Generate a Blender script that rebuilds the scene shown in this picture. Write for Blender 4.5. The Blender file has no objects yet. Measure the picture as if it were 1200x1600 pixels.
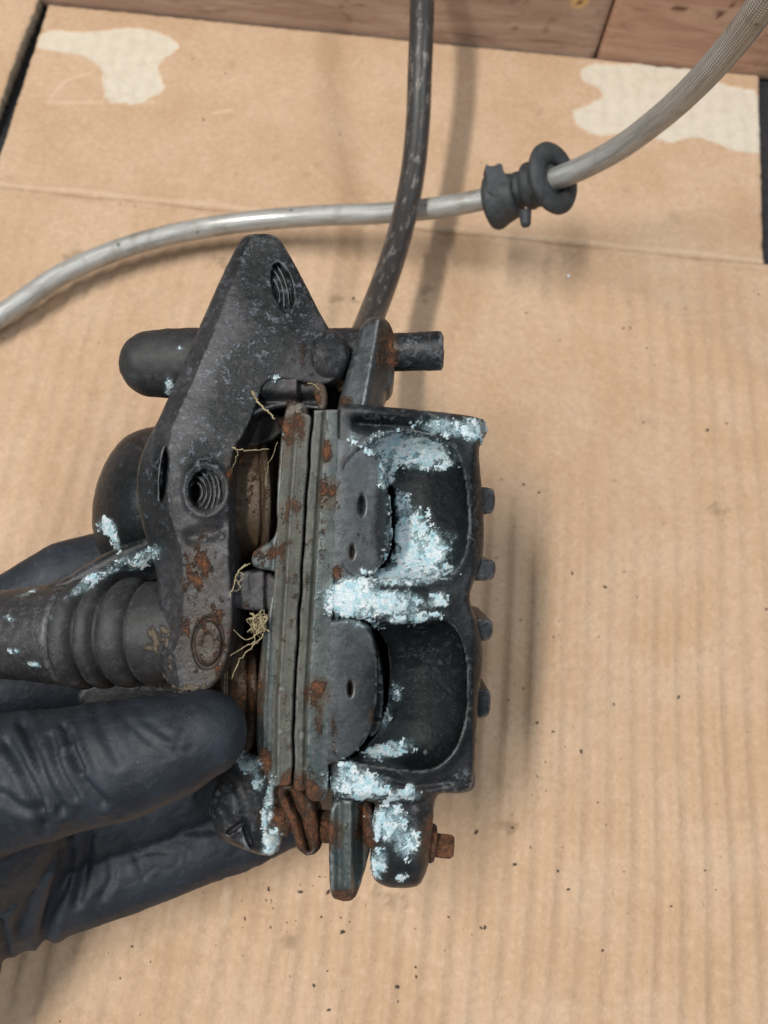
import bpy, math, random
import numpy as np
from mathutils import Matrix, Vector

random.seed(7)
rng = np.random.default_rng(7)
CM = 0.01
scene = bpy.context.scene
COL = scene.collection

# ------------------------------------------------------------------ camera
F = 1155.0                       # focal length in photograph pixels
PW, PH = 1200.0, 1600.0
Yc = np.array([350., 3350., -F]); Yc /= np.linalg.norm(Yc)       # bench "away" direction seen from the camera
Xc = np.array([1.0, -0.088, 0.0]); Xc -= Yc * Xc.dot(Yc); Xc /= np.linalg.norm(Xc)
Zc = np.cross(Xc, Yc)
RW = np.array([Xc, Yc, Zc])      # camera vector -> bench vector
H = 24.4                         # lens above the bench, cm
CAM = np.array([0.0, -8.6, H])
cam_d = bpy.data.cameras.new("camera")
cam = bpy.data.objects.new("camera", cam_d); COL.objects.link(cam)
cam_d.sensor_fit = 'VERTICAL'; cam_d.sensor_height = 36.0; cam_d.lens = 36.0 * F / PH
cam_d.clip_start = 0.01; cam_d.clip_end = 50
M = Matrix([list(RW[i]) + [CAM[i] * CM] for i in range(3)] + [[0, 0, 0, 1]])
cam.matrix_world = M
scene.camera = cam
cam_d.dof.use_dof = True
cam_d.dof.focus_distance = 0.165
cam_d.dof.aperture_fstop = 16.0

# ------------------------------------------------------------------ world and lamps (indoor workshop)
world = bpy.data.worlds.new("World"); scene.world = world
world.use_nodes = True
bg = world.node_tree.nodes["Background"]
bg.inputs[0].default_value = (0.86, 0.93, 1.0, 1); bg.inputs[1].default_value = 0.26
scene.view_settings.view_transform = 'Standard'
scene.view_settings.look = 'None'
scene.view_settings.exposure = -0.02
scene.view_settings.gamma = 1.0

def area(name, loc, target, sx, sy, power, color):
    l = bpy.data.lights.new(name, 'AREA'); l.shape = 'RECTANGLE'; l.size = sx; l.size_y = sy
    l.energy = power; l.color = color
    o = bpy.data.objects.new(name, l); COL.objects.link(o)
    o.location = loc
    z = (Vector(loc) - Vector(target)).normalized()
    y = Vector((0, 1, 0)); y = (y - z * y.dot(z)).normalized(); x = y.cross(z)
    o.rotation_euler = Matrix((x, y, z)).transposed().to_euler()
    return o
def lamp_from(cx, cy, dist):      # direction given relative to the lens
    v = RW @ np.array([cx, cy, 1.0]); v /= np.linalg.norm(v)
    return tuple(v * dist)
area("key_lamp", lamp_from(-.35, .28, 1.5), (0, 0, 0), 0.07, 0.75, 18.5, (1.0, 0.95, 0.87))
area("second_tube_lamp", lamp_from(.62, .28, 1.6), (0, 0, 0), 0.10, 0.9, 8.5, (0.93, 0.97, 1.0))
area("fill_lamp", (-0.9, -0.5, 1.4), (0, 0, 0), 1.3, 0.3, 8.0, (0.93, 0.97, 1.0))  # added soft fill light, not a known tube

# ------------------------------------------------------------------ numeric helpers
def _h(ix, iy, iz, s):
    n = (ix.astype(np.uint32) * np.uint32(374761393) + iy.astype(np.uint32) * np.uint32(668265263)
         + iz.astype(np.uint32) * np.uint32(2147483647 - 1274126177) + np.uint32(s * 974711))
    n = (n ^ (n >> np.uint32(13))) * np.uint32(1274126177)
    n = (n ^ (n >> np.uint32(16))) * np.uint32(2246822519)
    n = n ^ (n >> np.uint32(15))
    return n.astype(np.float64) / 4294967295.0

def vnoise(p, s=0):
    p = p + 1000.0
    i = np.floor(p).astype(np.int64); f = p - i
    f = f * f * (3 - 2 * f)
    r = 0
    for dx in (0, 1):
        for dy in (0, 1):
            for dz in (0, 1):
                w = (f[:, 0] if dx else 1 - f[:, 0]) * (f[:, 1] if dy else 1 - f[:, 1]) * (f[:, 2] if dz else 1 - f[:, 2])
                r = r + w * _h(i[:, 0] + dx, i[:, 1] + dy, i[:, 2] + dz, s)
    return r

ROT = np.array(Matrix.Rotation(.7, 3, 'X') @ Matrix.Rotation(.9, 3, 'Y') @ Matrix.Rotation(.5, 3, 'Z'))
def fbm(p, freq, octv=4, s=0, gain=0.5):
    t = 0; a = 1; tot = 0; q = (p * freq) @ ROT
    for k in range(octv):
        t = t + a * vnoise(q, s + k); tot += a; a *= gain; q = (q @ ROT) * 2.03 + 17.3
    return t / tot

def sstep(a, b, x):
    t = np.clip((x - a) / (b - a), 0, 1)
    return t * t * (3 - 2 * t)

def chaikin(pts, n=2, closed=True):
    p = np.array(pts, float)
    for _ in range(n):
        if closed:
            q = np.roll(p, -1, 0)
            p = np.stack([p * .75 + q * .25, p * .25 + q * .75], 1).reshape(-1, 2)
        else:
            a, b = p[:-1], p[1:]
            m = np.stack([a * .75 + b * .25, a * .25 + b * .75], 1).reshape(-1, p.shape[1])
            p = np.vstack([p[:1], m, p[-1:]])
    return p

def seg_near(P, A, B):
    """distance and nearest point of P (N,2) to segments A->B (M,2)"""
    best = np.full(len(P), 1e18); near = np.zeros_like(P)
    for a, b in zip(A, B):
        d = b - a; L = d.dot(d) + 1e-12
        t = np.clip(((P - a) @ d) / L, 0, 1)
        q = a + t[:, None] * d
        dd = ((P - q) ** 2).sum(1)
        m = dd < best
        best[m] = dd[m]; near[m] = q[m]
    return np.sqrt(best), near

def inside(P, poly):
    c = np.zeros(len(P), bool)
    x, y = P[:, 0], P[:, 1]
    n = len(poly)
    for i in range(n):
        x1, y1 = poly[i]; x2, y2 = poly[(i + 1) % n]
        if y1 == y2: continue
        m = ((y1 > y) != (y2 > y)) & (x < (x2 - x1) * (y - y1) / (y2 - y1) + x1)
        c ^= m
    return c

def psdf(P, poly):
    poly = np.array(poly, float)
    d, near = seg_near(P, poly, np.roll(poly, -1, 0))
    s = inside(P, poly)
    return np.where(s, d, -d), near

def pline(P, pts):
    pts = np.array(pts, float)
    return seg_near(P, pts[:-1], pts[1:])[0]

def ell(P, cx, cy, rx, ry, ang=0):
    a = math.radians(ang); c, s = math.cos(a), math.sin(a)
    dx, dy = P[:, 0] - cx, P[:, 1] - cy
    return np.sqrt(((dx * c + dy * s) / rx) ** 2 + ((-dx * s + dy * c) / ry) ** 2)

# ------------------------------------------------------------------ frames
D = 17.0                                  # the caliper is held 17 cm from the lens
def K(px, py, w):
    return np.array([(px - 600.) * (D - w) / F, (800. - py) * (D - w) / F, w])
def KA(P, w):
    w = np.broadcast_to(w, (len(P),)).astype(float)
    return np.stack([(P[:, 0] - 600.) * (D - w) / F, (800. - P[:, 1]) * (D - w) / F, w], 1)
def local_to_px(V):
    dd = D - V[:, 2]
    return np.stack([600 + V[:, 0] * F / dd, 800 - V[:, 1] * F / dd], 1)
HELD = Matrix([list(RW[i]) + [(CAM[i] - RW[i][2] * D) * CM] for i in range(3)] + [[0, 0, 0, 1]])
def ray(px, py):
    return RW @ np.array([(px - 600.) / F, (800. - py) / F, -1.0])
def at_depth(px, py, d):
    return CAM + ray(px, py) * d
def at_z(px, py, z):
    r = ray(px, py)
    return CAM + r * ((z - CAM[2]) / r[2])
def at_y(px, py, y):
    r = ray(px, py)
    return CAM + r * ((y - CAM[1]) / r[1])

# ------------------------------------------------------------------ paint fields on the caliper (dirt and black areas with shapes of their own)
CRUST = [(700,668,48,13,8,.9),(738,672,20,17,0,1),(640,704,58,24,8,1.1),(690,720,22,16,0,.8),(604,735,14,30,0,.9),
 (625,790,18,26,-20,.95),(640,835,30,36,0,1),(656,864,40,32,-15,1.15),(640,895,58,18,-6,1.05),(700,845,20,12,-30,.6),
 (550,935,36,27,0,1.35),(612,942,44,18,0,1.1),(684,938,16,12,0,.9),(640,966,44,9,-5,.85),(588,700,20,14,0,.85),
 (619,1082,9,16,0,.75),(605,1120,7,22,20,.7),(606,1172,38,13,-12,.9),(560,1228,42,20,5,1.05),(542,1205,14,20,0,.95),(632,1243,26,9,0,.95),(642,1232,8,8,0,.9),
 (608,1286,26,26,0,1.1),(636,1318,18,20,20,1.0),(592,1348,12,22,0,.95),(627,1372,10,8,0,.7),
 (168,822,13,11,40,1.1),(180,842,6,18,-15,.95),(134,914,30,8,-35,1.0),(225,872,28,11,-30,.95),(178,888,38,7,-35,.75),
 (14,966,12,5,10,.8),(26,1018,9,5,0,.85),(55,1038,9,5,0,.95),(40,928,20,4,-20,.7),(77,965,6,6,0,.6),
 (420,1262,8,44,8,.95),(424,1316,13,22,10,1.1),(386,1192,24,14,35,.9),(404,1222,10,16,0,.8),(265,604,7,11,10,.9),(280,545,7,4,-30,.7),(210,590,6,9,0,.55),
 (430,592,10,6,0,.75),(575,975,24,7,0,.8),(552,690,14,26,0,.55)]
RUST = [(322,940,44,120,0,.42),(40,1000,60,50,0,.3),(660,1240,60,20,0,.3),(455,900,34,330,2,.42),(500,900,20,330,2,.30),(560,860,30,60,0,.3),(550,1080,30,80,0,.3),(458,660,17,27,0,1.1),(446,700,9,40,10,.8),(510,705,8,18,0,1),(513,772,13,24,0,1.1),(507,820,8,16,0,.6),(528,897,7,10,0,1),(548,865,5,12,0,.7),(547,1075,5,12,0,.7),
 (495,1082,16,20,0,1.2),(498,1118,7,24,0,.9),(408,1060,9,50,0,.9),(414,1195,10,20,0,1),(428,862,22,9,-25,.9),(436,815,8,40,0,.6),
 (404,790,20,80,0,.72),(372,740,18,40,0,.6),(385,1090,24,100,0,.75),(604,545,13,34,0,1.2),(600,590,9,18,0,.6),(590,500,12,6,0,.6),(466,1275,32,52,0,1.2),(430,1278,20,18,0,1.3),(575,1290,14,34,0,1.3),(505,1300,26,20,0,1.3),
 (695,1320,30,34,0,1.5),(545,1400,26,9,0,1.1),(325,1000,40,60,0,.72),(312,890,22,40,0,.66),(330,780,18,16,0,.4),(500,612,10,14,0,.9),(480,600,16,6,0,.6),(345,1045,20,30,0,.75),
 (535,628,12,8,0,.6),(440,900,5,50,0,.4),(523,1150,5,60,0,.4),(580,1120,4,12,0,.8)]
SPECK = [(400,470,70,110,0,.6),(440,440,35,60,-20,.8),(360,590,50,90,20,.8),(300,720,60,70,10,.8),(340,860,26,60,0,.7),(470,520,22,60,-25,.8),(390,400,35,25,0,.5),
 (320,780,40,40,0,.7),(515,545,40,35,0,.6),(650,550,50,30,0,.8),(570,800,25,80,0,.25),(380,730,120,20,0,.3),(700,1000,50,60,0,.2),(360,880,14,90,0,.8),(240,980,70,60,0,.35),(60,990,80,60,0,.4),(400,1280,60,60,0,.5),
 (720,1225,40,16,0,.7),(640,1260,60,20,0,.5),(748,800,8,120,0,.4),(660,650,90,14,0,.7)]
BLACK = [(430,455,62,105,-18,.85),(385,600,56,120,24,.8),(325,730,48,60,0,.75),(500,540,40,40,0,.7),(335,880,26,60,0,.5),(680,790,62,100,0,1.3),(665,1080,78,102,0,1.2),(600,655,60,14,0,.8),(610,820,20,80,0,1.2),(250,745,14,50,0,.9),(225,800,80,90,0,.7),(630,1345,30,30,0,.6),(470,500,40,90,0,.35),(640,1225,60,20,0,.5)]  # blackens bays, bracket face, bracket slot and the gap beside the shims
DUST = [(245,1000,26,30,50,.85),(262,1040,12,36,0,.7),(285,1074,60,6,0,1),(607,722,9,12,30,1.0),(335,795,18,10,0,.5),(310,830,30,80,0,.35),(410,990,12,12,0,.5)]
def field(P, L):
    r = np.zeros(len(P))
    for cx, cy, rx, ry, a, s in L:
        q = ell(P, cx, cy, rx, ry, a)
        r = np.maximum(r, s * np.clip(1.45 - 0.75 * q, 0, 1))
    return r

# ------------------------------------------------------------------ mesh output
MATS = {}
def mesh_of(name, V, Fc, smooth=True, colors=None, uv=None, tint=None):
    me = bpy.data.meshes.new(name)
    me.from_pydata((np.asarray(V) * CM).tolist(), [], [list(map(int, f)) for f in Fc])
    me.validate(clean_customdata=False)
    if colors is not None:
        at = me.color_attributes.new("paint", 'FLOAT_COLOR', 'POINT')
        if len(me.vertices) == len(colors):
            c = np.ones((len(colors), 4)); c[:, :colors.shape[1]] = colors
            at.data.foreach_set("color", c.ravel())
    if tint is not None:
        at = me.color_attributes.new("tint", 'FLOAT_COLOR', 'POINT')
        c = np.ones((len(tint), 4)); c[:, :tint.shape[1]] = tint
        at.data.foreach_set("color", c.ravel())
    if uv is not None:
        ul = me.uv_layers.new(name="uv")
        idx = np.empty(len(me.loops), int); me.loops.foreach_get("vertex_index", idx)
        ul.data.foreach_set("uv", np.asarray(uv)[idx].ravel())
    if smooth:
        me.polygons.foreach_set("use_smooth", [True] * len(me.polygons))
    me.update()
    return me

def link(name, me, mat, parent=None, **props):
    o = bpy.data.objects.new(name, me); COL.objects.link(o)
    if mat is not None:
        if not me.materials: me.materials.append(MATS[mat] if isinstance(mat, str) else mat)
    if parent is not None: o.parent = parent
    for k, v in props.items(): o[k] = v
    return o

def vnormals(V, Fc):
    N = np.zeros_like(V)
    tri = [f for f in Fc if len(f) <= 4]
    q = np.array([f if len(f) == 4 else [f[0], f[1], f[2], f[2]] for f in tri], int)
    n = np.cross(V[q[:, 2]] - V[q[:, 0]], V[q[:, 3]] - V[q[:, 1]])
    t3 = q[:, 2] == q[:, 3]
    if t3.any():
        qq = q[t3]; n[t3] = np.cross(V[qq[:, 1]] - V[qq[:, 0]], V[qq[:, 2]] - V[qq[:, 0]])
    for k in range(4): np.add.at(N, q[:, k], n)
    return N / (np.linalg.norm(N, axis=1)[:, None] + 1e-12)

def masks(V):
    P = local_to_px(V)
    n = fbm(V, 5, 6, 11, .78); n2 = fbm(V * [1.0, .6, 1.0], 4.5, 6, 31, .72); n3 = fbm(V, 9, 3, 51, .7)
    cr = field(P, CRUST); ru = field(P, RUST); sp = field(P, SPECK); du = field(P, DUST)
    crust = np.where(cr > 0.30, sstep(0.44, 0.62, cr * .62 + (n - .5) * 1.9 + .03), 0)
    rust = np.where(ru > 0.02, sstep(0.30, 0.75, ru * .52 + (n2 - .5) * 1.9 + .06), 0)
    speck = sp * 0.8
    dust = np.where(du > .02, sstep(.35, .65, du * .6 + (n3 - .5) * .8), 0)
    return crust, rust, speck, dust, n3

def emit(name, V, Fc, mat, parent, disp=True, rough=0.012, smooth=True, crusty=0.042, **props):
    """mesh in the caliper's own frame: corrosion stands proud of the metal"""
    V = np.asarray(V, float)
    cr, ru, sp, du, n3 = masks(V)
    if disp and len(V) > 200:
        N = vnormals(V, Fc)
        hgt = rough * (fbm(V, 7, 3, 77) - .5) * 2 + cr * (0.02 + crusty * (n3 - .15)) + ru * 0.014 * (n3 - .3) + du * .02
        if mat != 'rubber' : V = V + N * hgt[:, None]
    P = local_to_px(V)
    me = mesh_of(name, V, Fc, smooth, np.stack([cr, ru, sp, du], 1), tint=np.stack([field(P, CRUST), field(P, RUST), field(P, BLACK)], 1))
    return link(name, me, mat, parent, **props)

def relief_mesh(poly, hf, hback, mp, step=3.0, R=8.0, rings=3, round_iter=2, taper=0.0):
    """solid with a modelled front: outline polygon, front height hf(P, d), rounded edge R, walls back to hback"""
    poly = chaikin(poly, round_iter) if round_iter else np.array(poly, float)
    mn = poly.min(0) - step; mx = poly.max(0) + step
    nx = int((mx[0] - mn[0]) / step) + 2; ny = int((mx[1] - mn[1]) / step) + 2
    gx, gy = np.meshgrid(mn[0] + np.arange(nx) * step, mn[1] + np.arange(ny) * step)
    P = np.stack([gx.ravel(), gy.ravel()], 1)
    d, near = psdf(P, poly)
    ok = d > -step * .5
    idx = np.arange(nx * ny).reshape(ny, nx)
    quad = np.stack([idx[:-1, :-1].ravel(), idx[:-1, 1:].ravel(), idx[1:, 1:].ravel(), idx[1:, :-1].ravel()], 1)
    quad = quad[ok[quad].all(1)]
    snap = (np.abs(d) < step * .5) | (d < 0)
    # boundary vertices always go onto the outline
    e = np.concatenate([quad[:, [0, 1]], quad[:, [1, 2]], quad[:, [2, 3]], quad[:, [3, 0]]])
    key = e[:, 0].astype(np.int64) * (nx * ny) + e[:, 1]
    rkey = e[:, 1].astype(np.int64) * (nx * ny) + e[:, 0]
    bm = ~np.isin(key, rkey)
    be = e[bm]
    bv = np.zeros(nx * ny, bool); bv[be.ravel()] = True
    m = bv | (snap & ok)
    P[m] = near[m]; d[m] = 0
    used = np.unique(quad)
    remap = -np.ones(nx * ny, int); remap[used] = np.arange(len(used))
    P = P[used]; d = np.maximum(d[used], 0); quad = remap[quad]; be = remap[be]
    h = hf(P, d)
    if R > 0:
        k = np.clip((R - d) / R, 0, 1)
        h = h - mp.unit * R * (1 - np.sqrt(np.clip(1 - k * k, 0, 1)))
    V = mp(P, h)
    faces = quad.tolist()
    # walls
    bvs = np.unique(be); cur = {int(b): int(b) for b in bvs}
    base = V[bvs]; nV = [V]; count = len(V)
    for r in range(1, rings + 1):
        t = r / rings
        W = base.copy(); W[:, 2] = base[:, 2] * (1 - t) + hback * t
        if taper:
            c = base.mean(0); W[:, :2] = c[:2] + (base[:, :2] - c[:2]) * (1 - taper * t)
        nV.append(W)
        new = {int(b): count + i for i, b in enumerate(bvs)}
        for a, b in be:
            a = int(a); b = int(b)
            faces.append([cur[b], cur[a], new[a], new[b]])
        cur = new; count += len(bvs)
    nxt = {int(a): int(b) for a, b in be}
    seen = set()
    for a in list(nxt):
        if a in seen: continue
        loop = []; q = a
        while q in nxt and q not in seen:
            seen.add(q); loop.append(q); q = nxt[q]
        if len(loop) > 2: faces.append([cur[v] for v in reversed(loop)])
    V = np.concatenate(nV)
    return V, faces

class Held:
    unit = 1 / 68.0
    def __call__(self, P, h): return KA(P, h)
HELDMAP = Held()
def relief(name, poly, hf, hback, mat, parent, step=3.0, R=8.0, flip=True, **kw):
    ek = {k: kw.pop(k) for k in list(kw) if k in ('rough', 'crusty', 'label', 'disp', 'smooth')}
    f = hf if callable(hf) else (lambda P, d, v=hf: np.full(len(P), float(v)))
    V, Fc = relief_mesh(poly, f, hback, HELDMAP, step, R, **kw)
    Fc = [list(reversed(q)) for q in Fc]      # y runs down in the photograph
    return emit(name, V, Fc, mat, parent, **ek)

def frame(a, b):
    a = np.asarray(a, float); b = np.asarray(b, float)
    t = b - a; L = np.linalg.norm(t); t = t / L
    up = np.array([0, 0, 1.0]) if abs(t[2]) < .9 else np.array([1.0, 0, 0])
    u = np.cross(up, t); u /= np.linalg.norm(u); v = np.cross(t, u)
    return t, u, v, L
def lathe(a, b, prof, seg=40, sub=3, poly=None):
    """profile: list of (distance along axis in cm, radius); poly = number of flats for hex heads"""
    t, u, v, L = frame(a, b)
    pr = []
    for (s0, r0), (s1, r1) in zip(prof[:-1], prof[1:]):
        n = max(1, int(math.hypot(s1 - s0, r1 - r0) / 0.06)) if sub else 1
        for k in range(n): pr.append((s0 + (s1 - s0) * k / n, r0 + (r1 - r0) * k / n))
    pr.append(prof[-1])
    ang = np.arange(seg) * 2 * math.pi / seg
    V = []
    for s, r in pr:
        rr = r
        if poly:
            sec = 2 * math.pi / poly
            rr = r * math.cos(sec / 2) / np.cos(((ang + sec / 2) % sec) - sec / 2) if False else r / np.maximum(np.cos((ang % sec) - sec / 2), .1) * math.cos(sec / 2)
        V.append(np.asarray(a)[None] + t[None] * s + (u[None] * np.cos(ang)[:, None] + v[None] * np.sin(ang)[:, None]) * (np.asarray(rr)[..., None] if poly else rr))
    V = np.concatenate(V); Fc = []
    n = len(pr)
    for i in range(n - 1):
        for j in range(seg):
            k = (j + 1) % seg
            Fc.append([i * seg + j, i * seg + k, (i + 1) * seg + k, (i + 1) * seg + j])
    if prof[0][1] > 0.001: Fc.append(list(range(seg))[::-1])
    if prof[-1][1] > 0.001: Fc.append([(n - 1) * seg + j for j in range(seg)])
    return V, Fc

def catmull(pts, n=16):
    p = np.array(pts, float)
    p = np.vstack([2 * p[0] - p[1], p, 2 * p[-1] - p[-2]])
    out = []
    for i in range(1, len(p) - 2):
        for k in range(n):
            t = k / n
            out.append(0.5 * ((2 * p[i]) + (-p[i-1] + p[i+1]) * t + (2*p[i-1] - 5*p[i] + 4*p[i+1] - p[i+2]) * t*t + (-p[i-1] + 3*p[i] - 3*p[i+1] + p[i+2]) * t**3))
    out.append(p[-2])
    return np.array(out)
def tube(path, rad, seg=20):
    path = np.asarray(path, float); n = len(path)
    rad = np.broadcast_to(rad, (n,))
    T = np.gradient(path, axis=0); T /= np.linalg.norm(T, axis=1)[:, None]
    u = np.cross([0.1, 0.2, 1.0], T[0]); u /= np.linalg.norm(u)
    V = []; UV = []; s = 0
    ang = np.arange(seg + 1) * 2 * math.pi / seg
    for i in range(n):
        if i: s += np.linalg.norm(path[i] - path[i - 1])
        u = u - T[i] * u.dot(T[i]); u /= np.linalg.norm(u); v = np.cross(T[i], u)
        V.append(path[i] + (u[None] * np.cos(ang)[:, None] + v[None] * np.sin(ang)[:, None]) * rad[i])
        UV.append(np.stack([ang / (2 * math.pi), np.full(seg + 1, s)], 1))
    Fc = [[i * (seg+1) + j, i * (seg+1) + j + 1, (i+1) * (seg+1) + j + 1, (i+1) * (seg+1) + j] for i in range(n - 1) for j in range(seg)]
    Fc.append(list(range(seg))[::-1]); Fc.append([(n-1) * (seg+1) + j for j in range(seg)])
    return np.concatenate(V), Fc, np.concatenate(UV)
def join(*parts):
    V = []; Fc = []; k = 0
    for v, f in parts:
        V.append(v); Fc += [[i + k for i in q] for q in f]; k += len(v)
    return np.concatenate(V), Fc

# ------------------------------------------------------------------ materials
class NT:
    def __init__(self, name):
        self.m = bpy.data.materials.new(name); self.m.use_nodes = True
        self.t = self.m.node_tree; self.n = self.t.nodes; self.l = self.t.links
        self.b = self.n["Principled BSDF"]; MATS[name] = self.m
    def node(self, typ, **kw):
        x = self.n.new(typ)
        for k, v in kw.items(): setattr(x, k, v)
        return x
    def put(self, sock, v):
        if isinstance(v, bpy.types.NodeSocket): self.l.new(v, sock)
        elif isinstance(v, (tuple, list)): sock.default_value = tuple(v) + ((1,) if len(v) == 3 and sock.type == 'RGBA' else ())
        else: sock.default_value = v
    def coords(self, scale=(100, 100, 100), kind='Object'):
        tc = self.node('ShaderNodeTexCoord'); mp = self.node('ShaderNodeMapping')
        self.l.new(tc.outputs[kind], mp.inputs[0]); mp.inputs['Scale'].default_value = scale
        return mp.outputs[0]
    def noise(self, co, scale, detail=4, rough=.55, dist=0):
        x = self.node('ShaderNodeTexNoise'); self.put(x.inputs['Vector'], co)
        x.inputs['Scale'].default_value = scale; x.inputs['Detail'].default_value = detail
        x.inputs['Roughness'].default_value = rough; x.inputs['Distortion'].default_value = dist
        return x.outputs['Fac']
    def math(self, op, a, b=0.0, c=0.0, clamp=False):
        x = self.node('ShaderNodeMath', operation=op, use_clamp=clamp)
        self.put(x.inputs[0], a); self.put(x.inputs[1], b); self.put(x.inputs[2], c)
        return x.outputs[0]
    def mix(self, f, a, b, mode='MIX'):
        x = self.node('ShaderNodeMix', data_type='RGBA', blend_type=mode)
        self.put(x.inputs[0], f); self.put(x.inputs[6], a); self.put(x.inputs[7], b)
        return x.outputs[2]
    def ramp(self, v, lo, hi, a=0.0, b=1.0):
        x = self.node('ShaderNodeMapRange', interpolation_type='SMOOTHSTEP')
        self.put(x.inputs[0], v)
        for i, q in enumerate((lo, hi, a, b)): x.inputs[i + 1].default_value = q
        return x.outputs[0]
    def bump(self, h, strength, dist, normal=None):
        x = self.node('ShaderNodeBump'); self.put(x.inputs['Height'], h)
        x.inputs['Strength'].default_value = strength; x.inputs['Distance'].default_value = dist
        if normal is not None: self.l.new(normal, x.inputs['Normal'])
        return x.outputs[0]
    def set(self, **kw):
        for k, v in kw.items(): self.put(self.b.inputs[k.replace('_', ' ')], v)

def cast_metal(name, c1, c2, worn, rough=.5, metallic=.3, speck_amt=1.0, edge=.5):
    t = NT(name); co = t.coords()
    at = t.node('ShaderNodeAttribute', attribute_name='paint')
    sp = t.node('ShaderNodeSeparateColor'); t.l.new(at.outputs['Color'], sp.inputs[0])
    crust, rust, speck = sp.outputs[0], sp.outputs[1], sp.outputs[2]; dust = at.outputs['Alpha']
    a2 = t.node('ShaderNodeAttribute', attribute_name='tint'); s2 = t.node('ShaderNodeSeparateColor'); t.l.new(a2.outputs['Color'], s2.inputs[0])
    fc, fr, blk = s2.outputs[0], s2.outputs[1], s2.outputs[2]
    big = t.noise(co, 1.3, 6, .6); mid = t.noise(co, 6, 8, .65, .6); fine = t.noise(co, 26, 6, .7); vf = t.noise(co, 70, 3, .7)
    base = t.mix(t.ramp(big, .35, .68), c1, c2)
    base = t.mix(t.math('MULTIPLY', t.ramp(mid, .5, .75), .6), base, worn)
    blot = t.ramp(t.noise(co, 3.2, 7, .72, .5), .42, .62)
    base = t.mix(t.math('MULTIPLY', blot, .55), base, t.mix(.45, c1, (.004, .004, .005)))
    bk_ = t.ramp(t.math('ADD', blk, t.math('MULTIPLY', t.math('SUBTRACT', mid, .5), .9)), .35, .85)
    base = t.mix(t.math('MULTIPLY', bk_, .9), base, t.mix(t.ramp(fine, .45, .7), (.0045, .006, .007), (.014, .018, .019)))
    spm = t.math('MULTIPLY', t.ramp(t.math('ADD', fine, t.math('MULTIPLY', t.math('SUBTRACT', mid, .5), 1.5)), .52, .74), t.math('ADD', t.math('MULTIPLY', speck, .85 * speck_amt), .05), clamp=True)
    spm = t.math('MULTIPLY', spm, t.ramp(t.noise(co, 1.7, 4, .6), .42, .58, .28, 1.0))
    base = t.mix(spm, base, (.18, .20, .24))
    # rare bright flecks
    fl = t.math('MULTIPLY', t.ramp(vf, .77, .82), t.math('ADD', t.math('MULTIPLY', speck, .8), .12))
    base = t.mix(fl, base, (.45, .48, .5))
    # brown-olive staining bleeding out round the rust
    geo = t.node('ShaderNodeNewGeometry'); pt = geo.outputs['Pointiness']
    ew = t.math('MULTIPLY', t.ramp(t.math('ADD', pt, t.math('MULTIPLY', t.math('SUBTRACT', mid, .5), .14)), .52, .57), edge)
    base = t.mix(ew, base, t.mix(.6, worn, (.24, .245, .25)))
    stn = t.ramp(t.math('ADD', fr, t.math('MULTIPLY', t.math('SUBTRACT', mid, .5), 1.4)), .15, 1.0)
    base = t.mix(t.math('MULTIPLY', stn, .75), base, t.mix(t.ramp(mid, .4, .6), (.075, .052, .026), (.055, .030, .018)))
    rm = t.ramp(t.math('ADD', rust, t.math('MULTIPLY', t.math('SUBTRACT', fine, .5), 2.4)), .22, .95)
    rm = t.math('MULTIPLY', rm, t.ramp(fr, .1, .5))
    rcol = t.mix(t.ramp(mid, .35, .65), (.045, .018, .012), (.23, .085, .03))
    rcol = t.mix(t.ramp(fine, .55, .75), rcol, (.30, .13, .055))
    base = t.mix(t.math('MULTIPLY', rm, .88), base, rcol)
    dm = t.ramp(t.math('ADD', dust, t.math('MULTIPLY', t.math('SUBTRACT', fine, .5), .9)), .3, .8)
    base = t.mix(t.math('MULTIPLY', dm, .7), base, (.20, .155, .105))
    cm_ = t.ramp(t.math('ADD', crust, t.math('MULTIPLY', t.math('SUBTRACT', fine, .5), 2.4)), .34, .66)
    cm_ = t.math('MULTIPLY', cm_, t.ramp(crust, .03, .15))
    ccol = t.mix(t.ramp(t.math('ADD', mid, t.math('MULTIPLY', t.math('SUBTRACT', fine, .5), .5)), .36, .62), (.42, .70, .80), (.88, .94, .97))
    ccol = t.mix(t.ramp(t.noise(co, 14, 5, .7), .53, .70), ccol, (.26, .42, .46))
    ccol = t.mix(t.math('MULTIPLY', t.ramp(t.noise(co, 2.2, 2), .6, .7), .5), ccol, (.60, .58, .48))
    grains = t.math('MULTIPLY', t.ramp(t.math('ADD', vf, t.math('MULTIPLY', mid, .5)), .72, .86), t.ramp(t.math('ADD', fc, t.math('MULTIPLY', t.math('SUBTRACT', mid, .5), 1.6)), .55, 1.1))
    base = t.mix(t.math('MULTIPLY', grains, t.ramp(fc, .12, .5)), base, (.60, .74, .78))
    halo = t.ramp(fc, .1, 1.1)
    film = t.math('MULTIPLY', t.ramp(t.math('ADD', fc, t.math('MULTIPLY', t.math('SUBTRACT', t.noise(co, 4, 9, .8), .5), 2.2)), .55, 1.25), t.ramp(fc, .1, .5))
    base = t.mix(t.math('MULTIPLY', film, .75), base, t.mix(t.ramp(fine, .4, .6), (.16, .30, .34), (.42, .56, .60)))
    base = t.mix(t.math('MULTIPLY', halo, t.math('MULTIPLY', mid, .22)), base, (.20, .32, .35))
    base = t.mix(cm_, base, ccol)
    rgh = t.math('ADD', rough, t.math('MULTIPLY', t.math('SUBTRACT', mid, .5), .5))
    soft = t.math('MAXIMUM', t.math('MAXIMUM', cm_, rm), dm)
    rgh = t.math('MAXIMUM', rgh, t.math('MULTIPLY', soft, .88), clamp=True)
    n = t.bump(t.math('ADD', fine, t.math('MULTIPLY', mid, .8)), .35, .0003)
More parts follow.
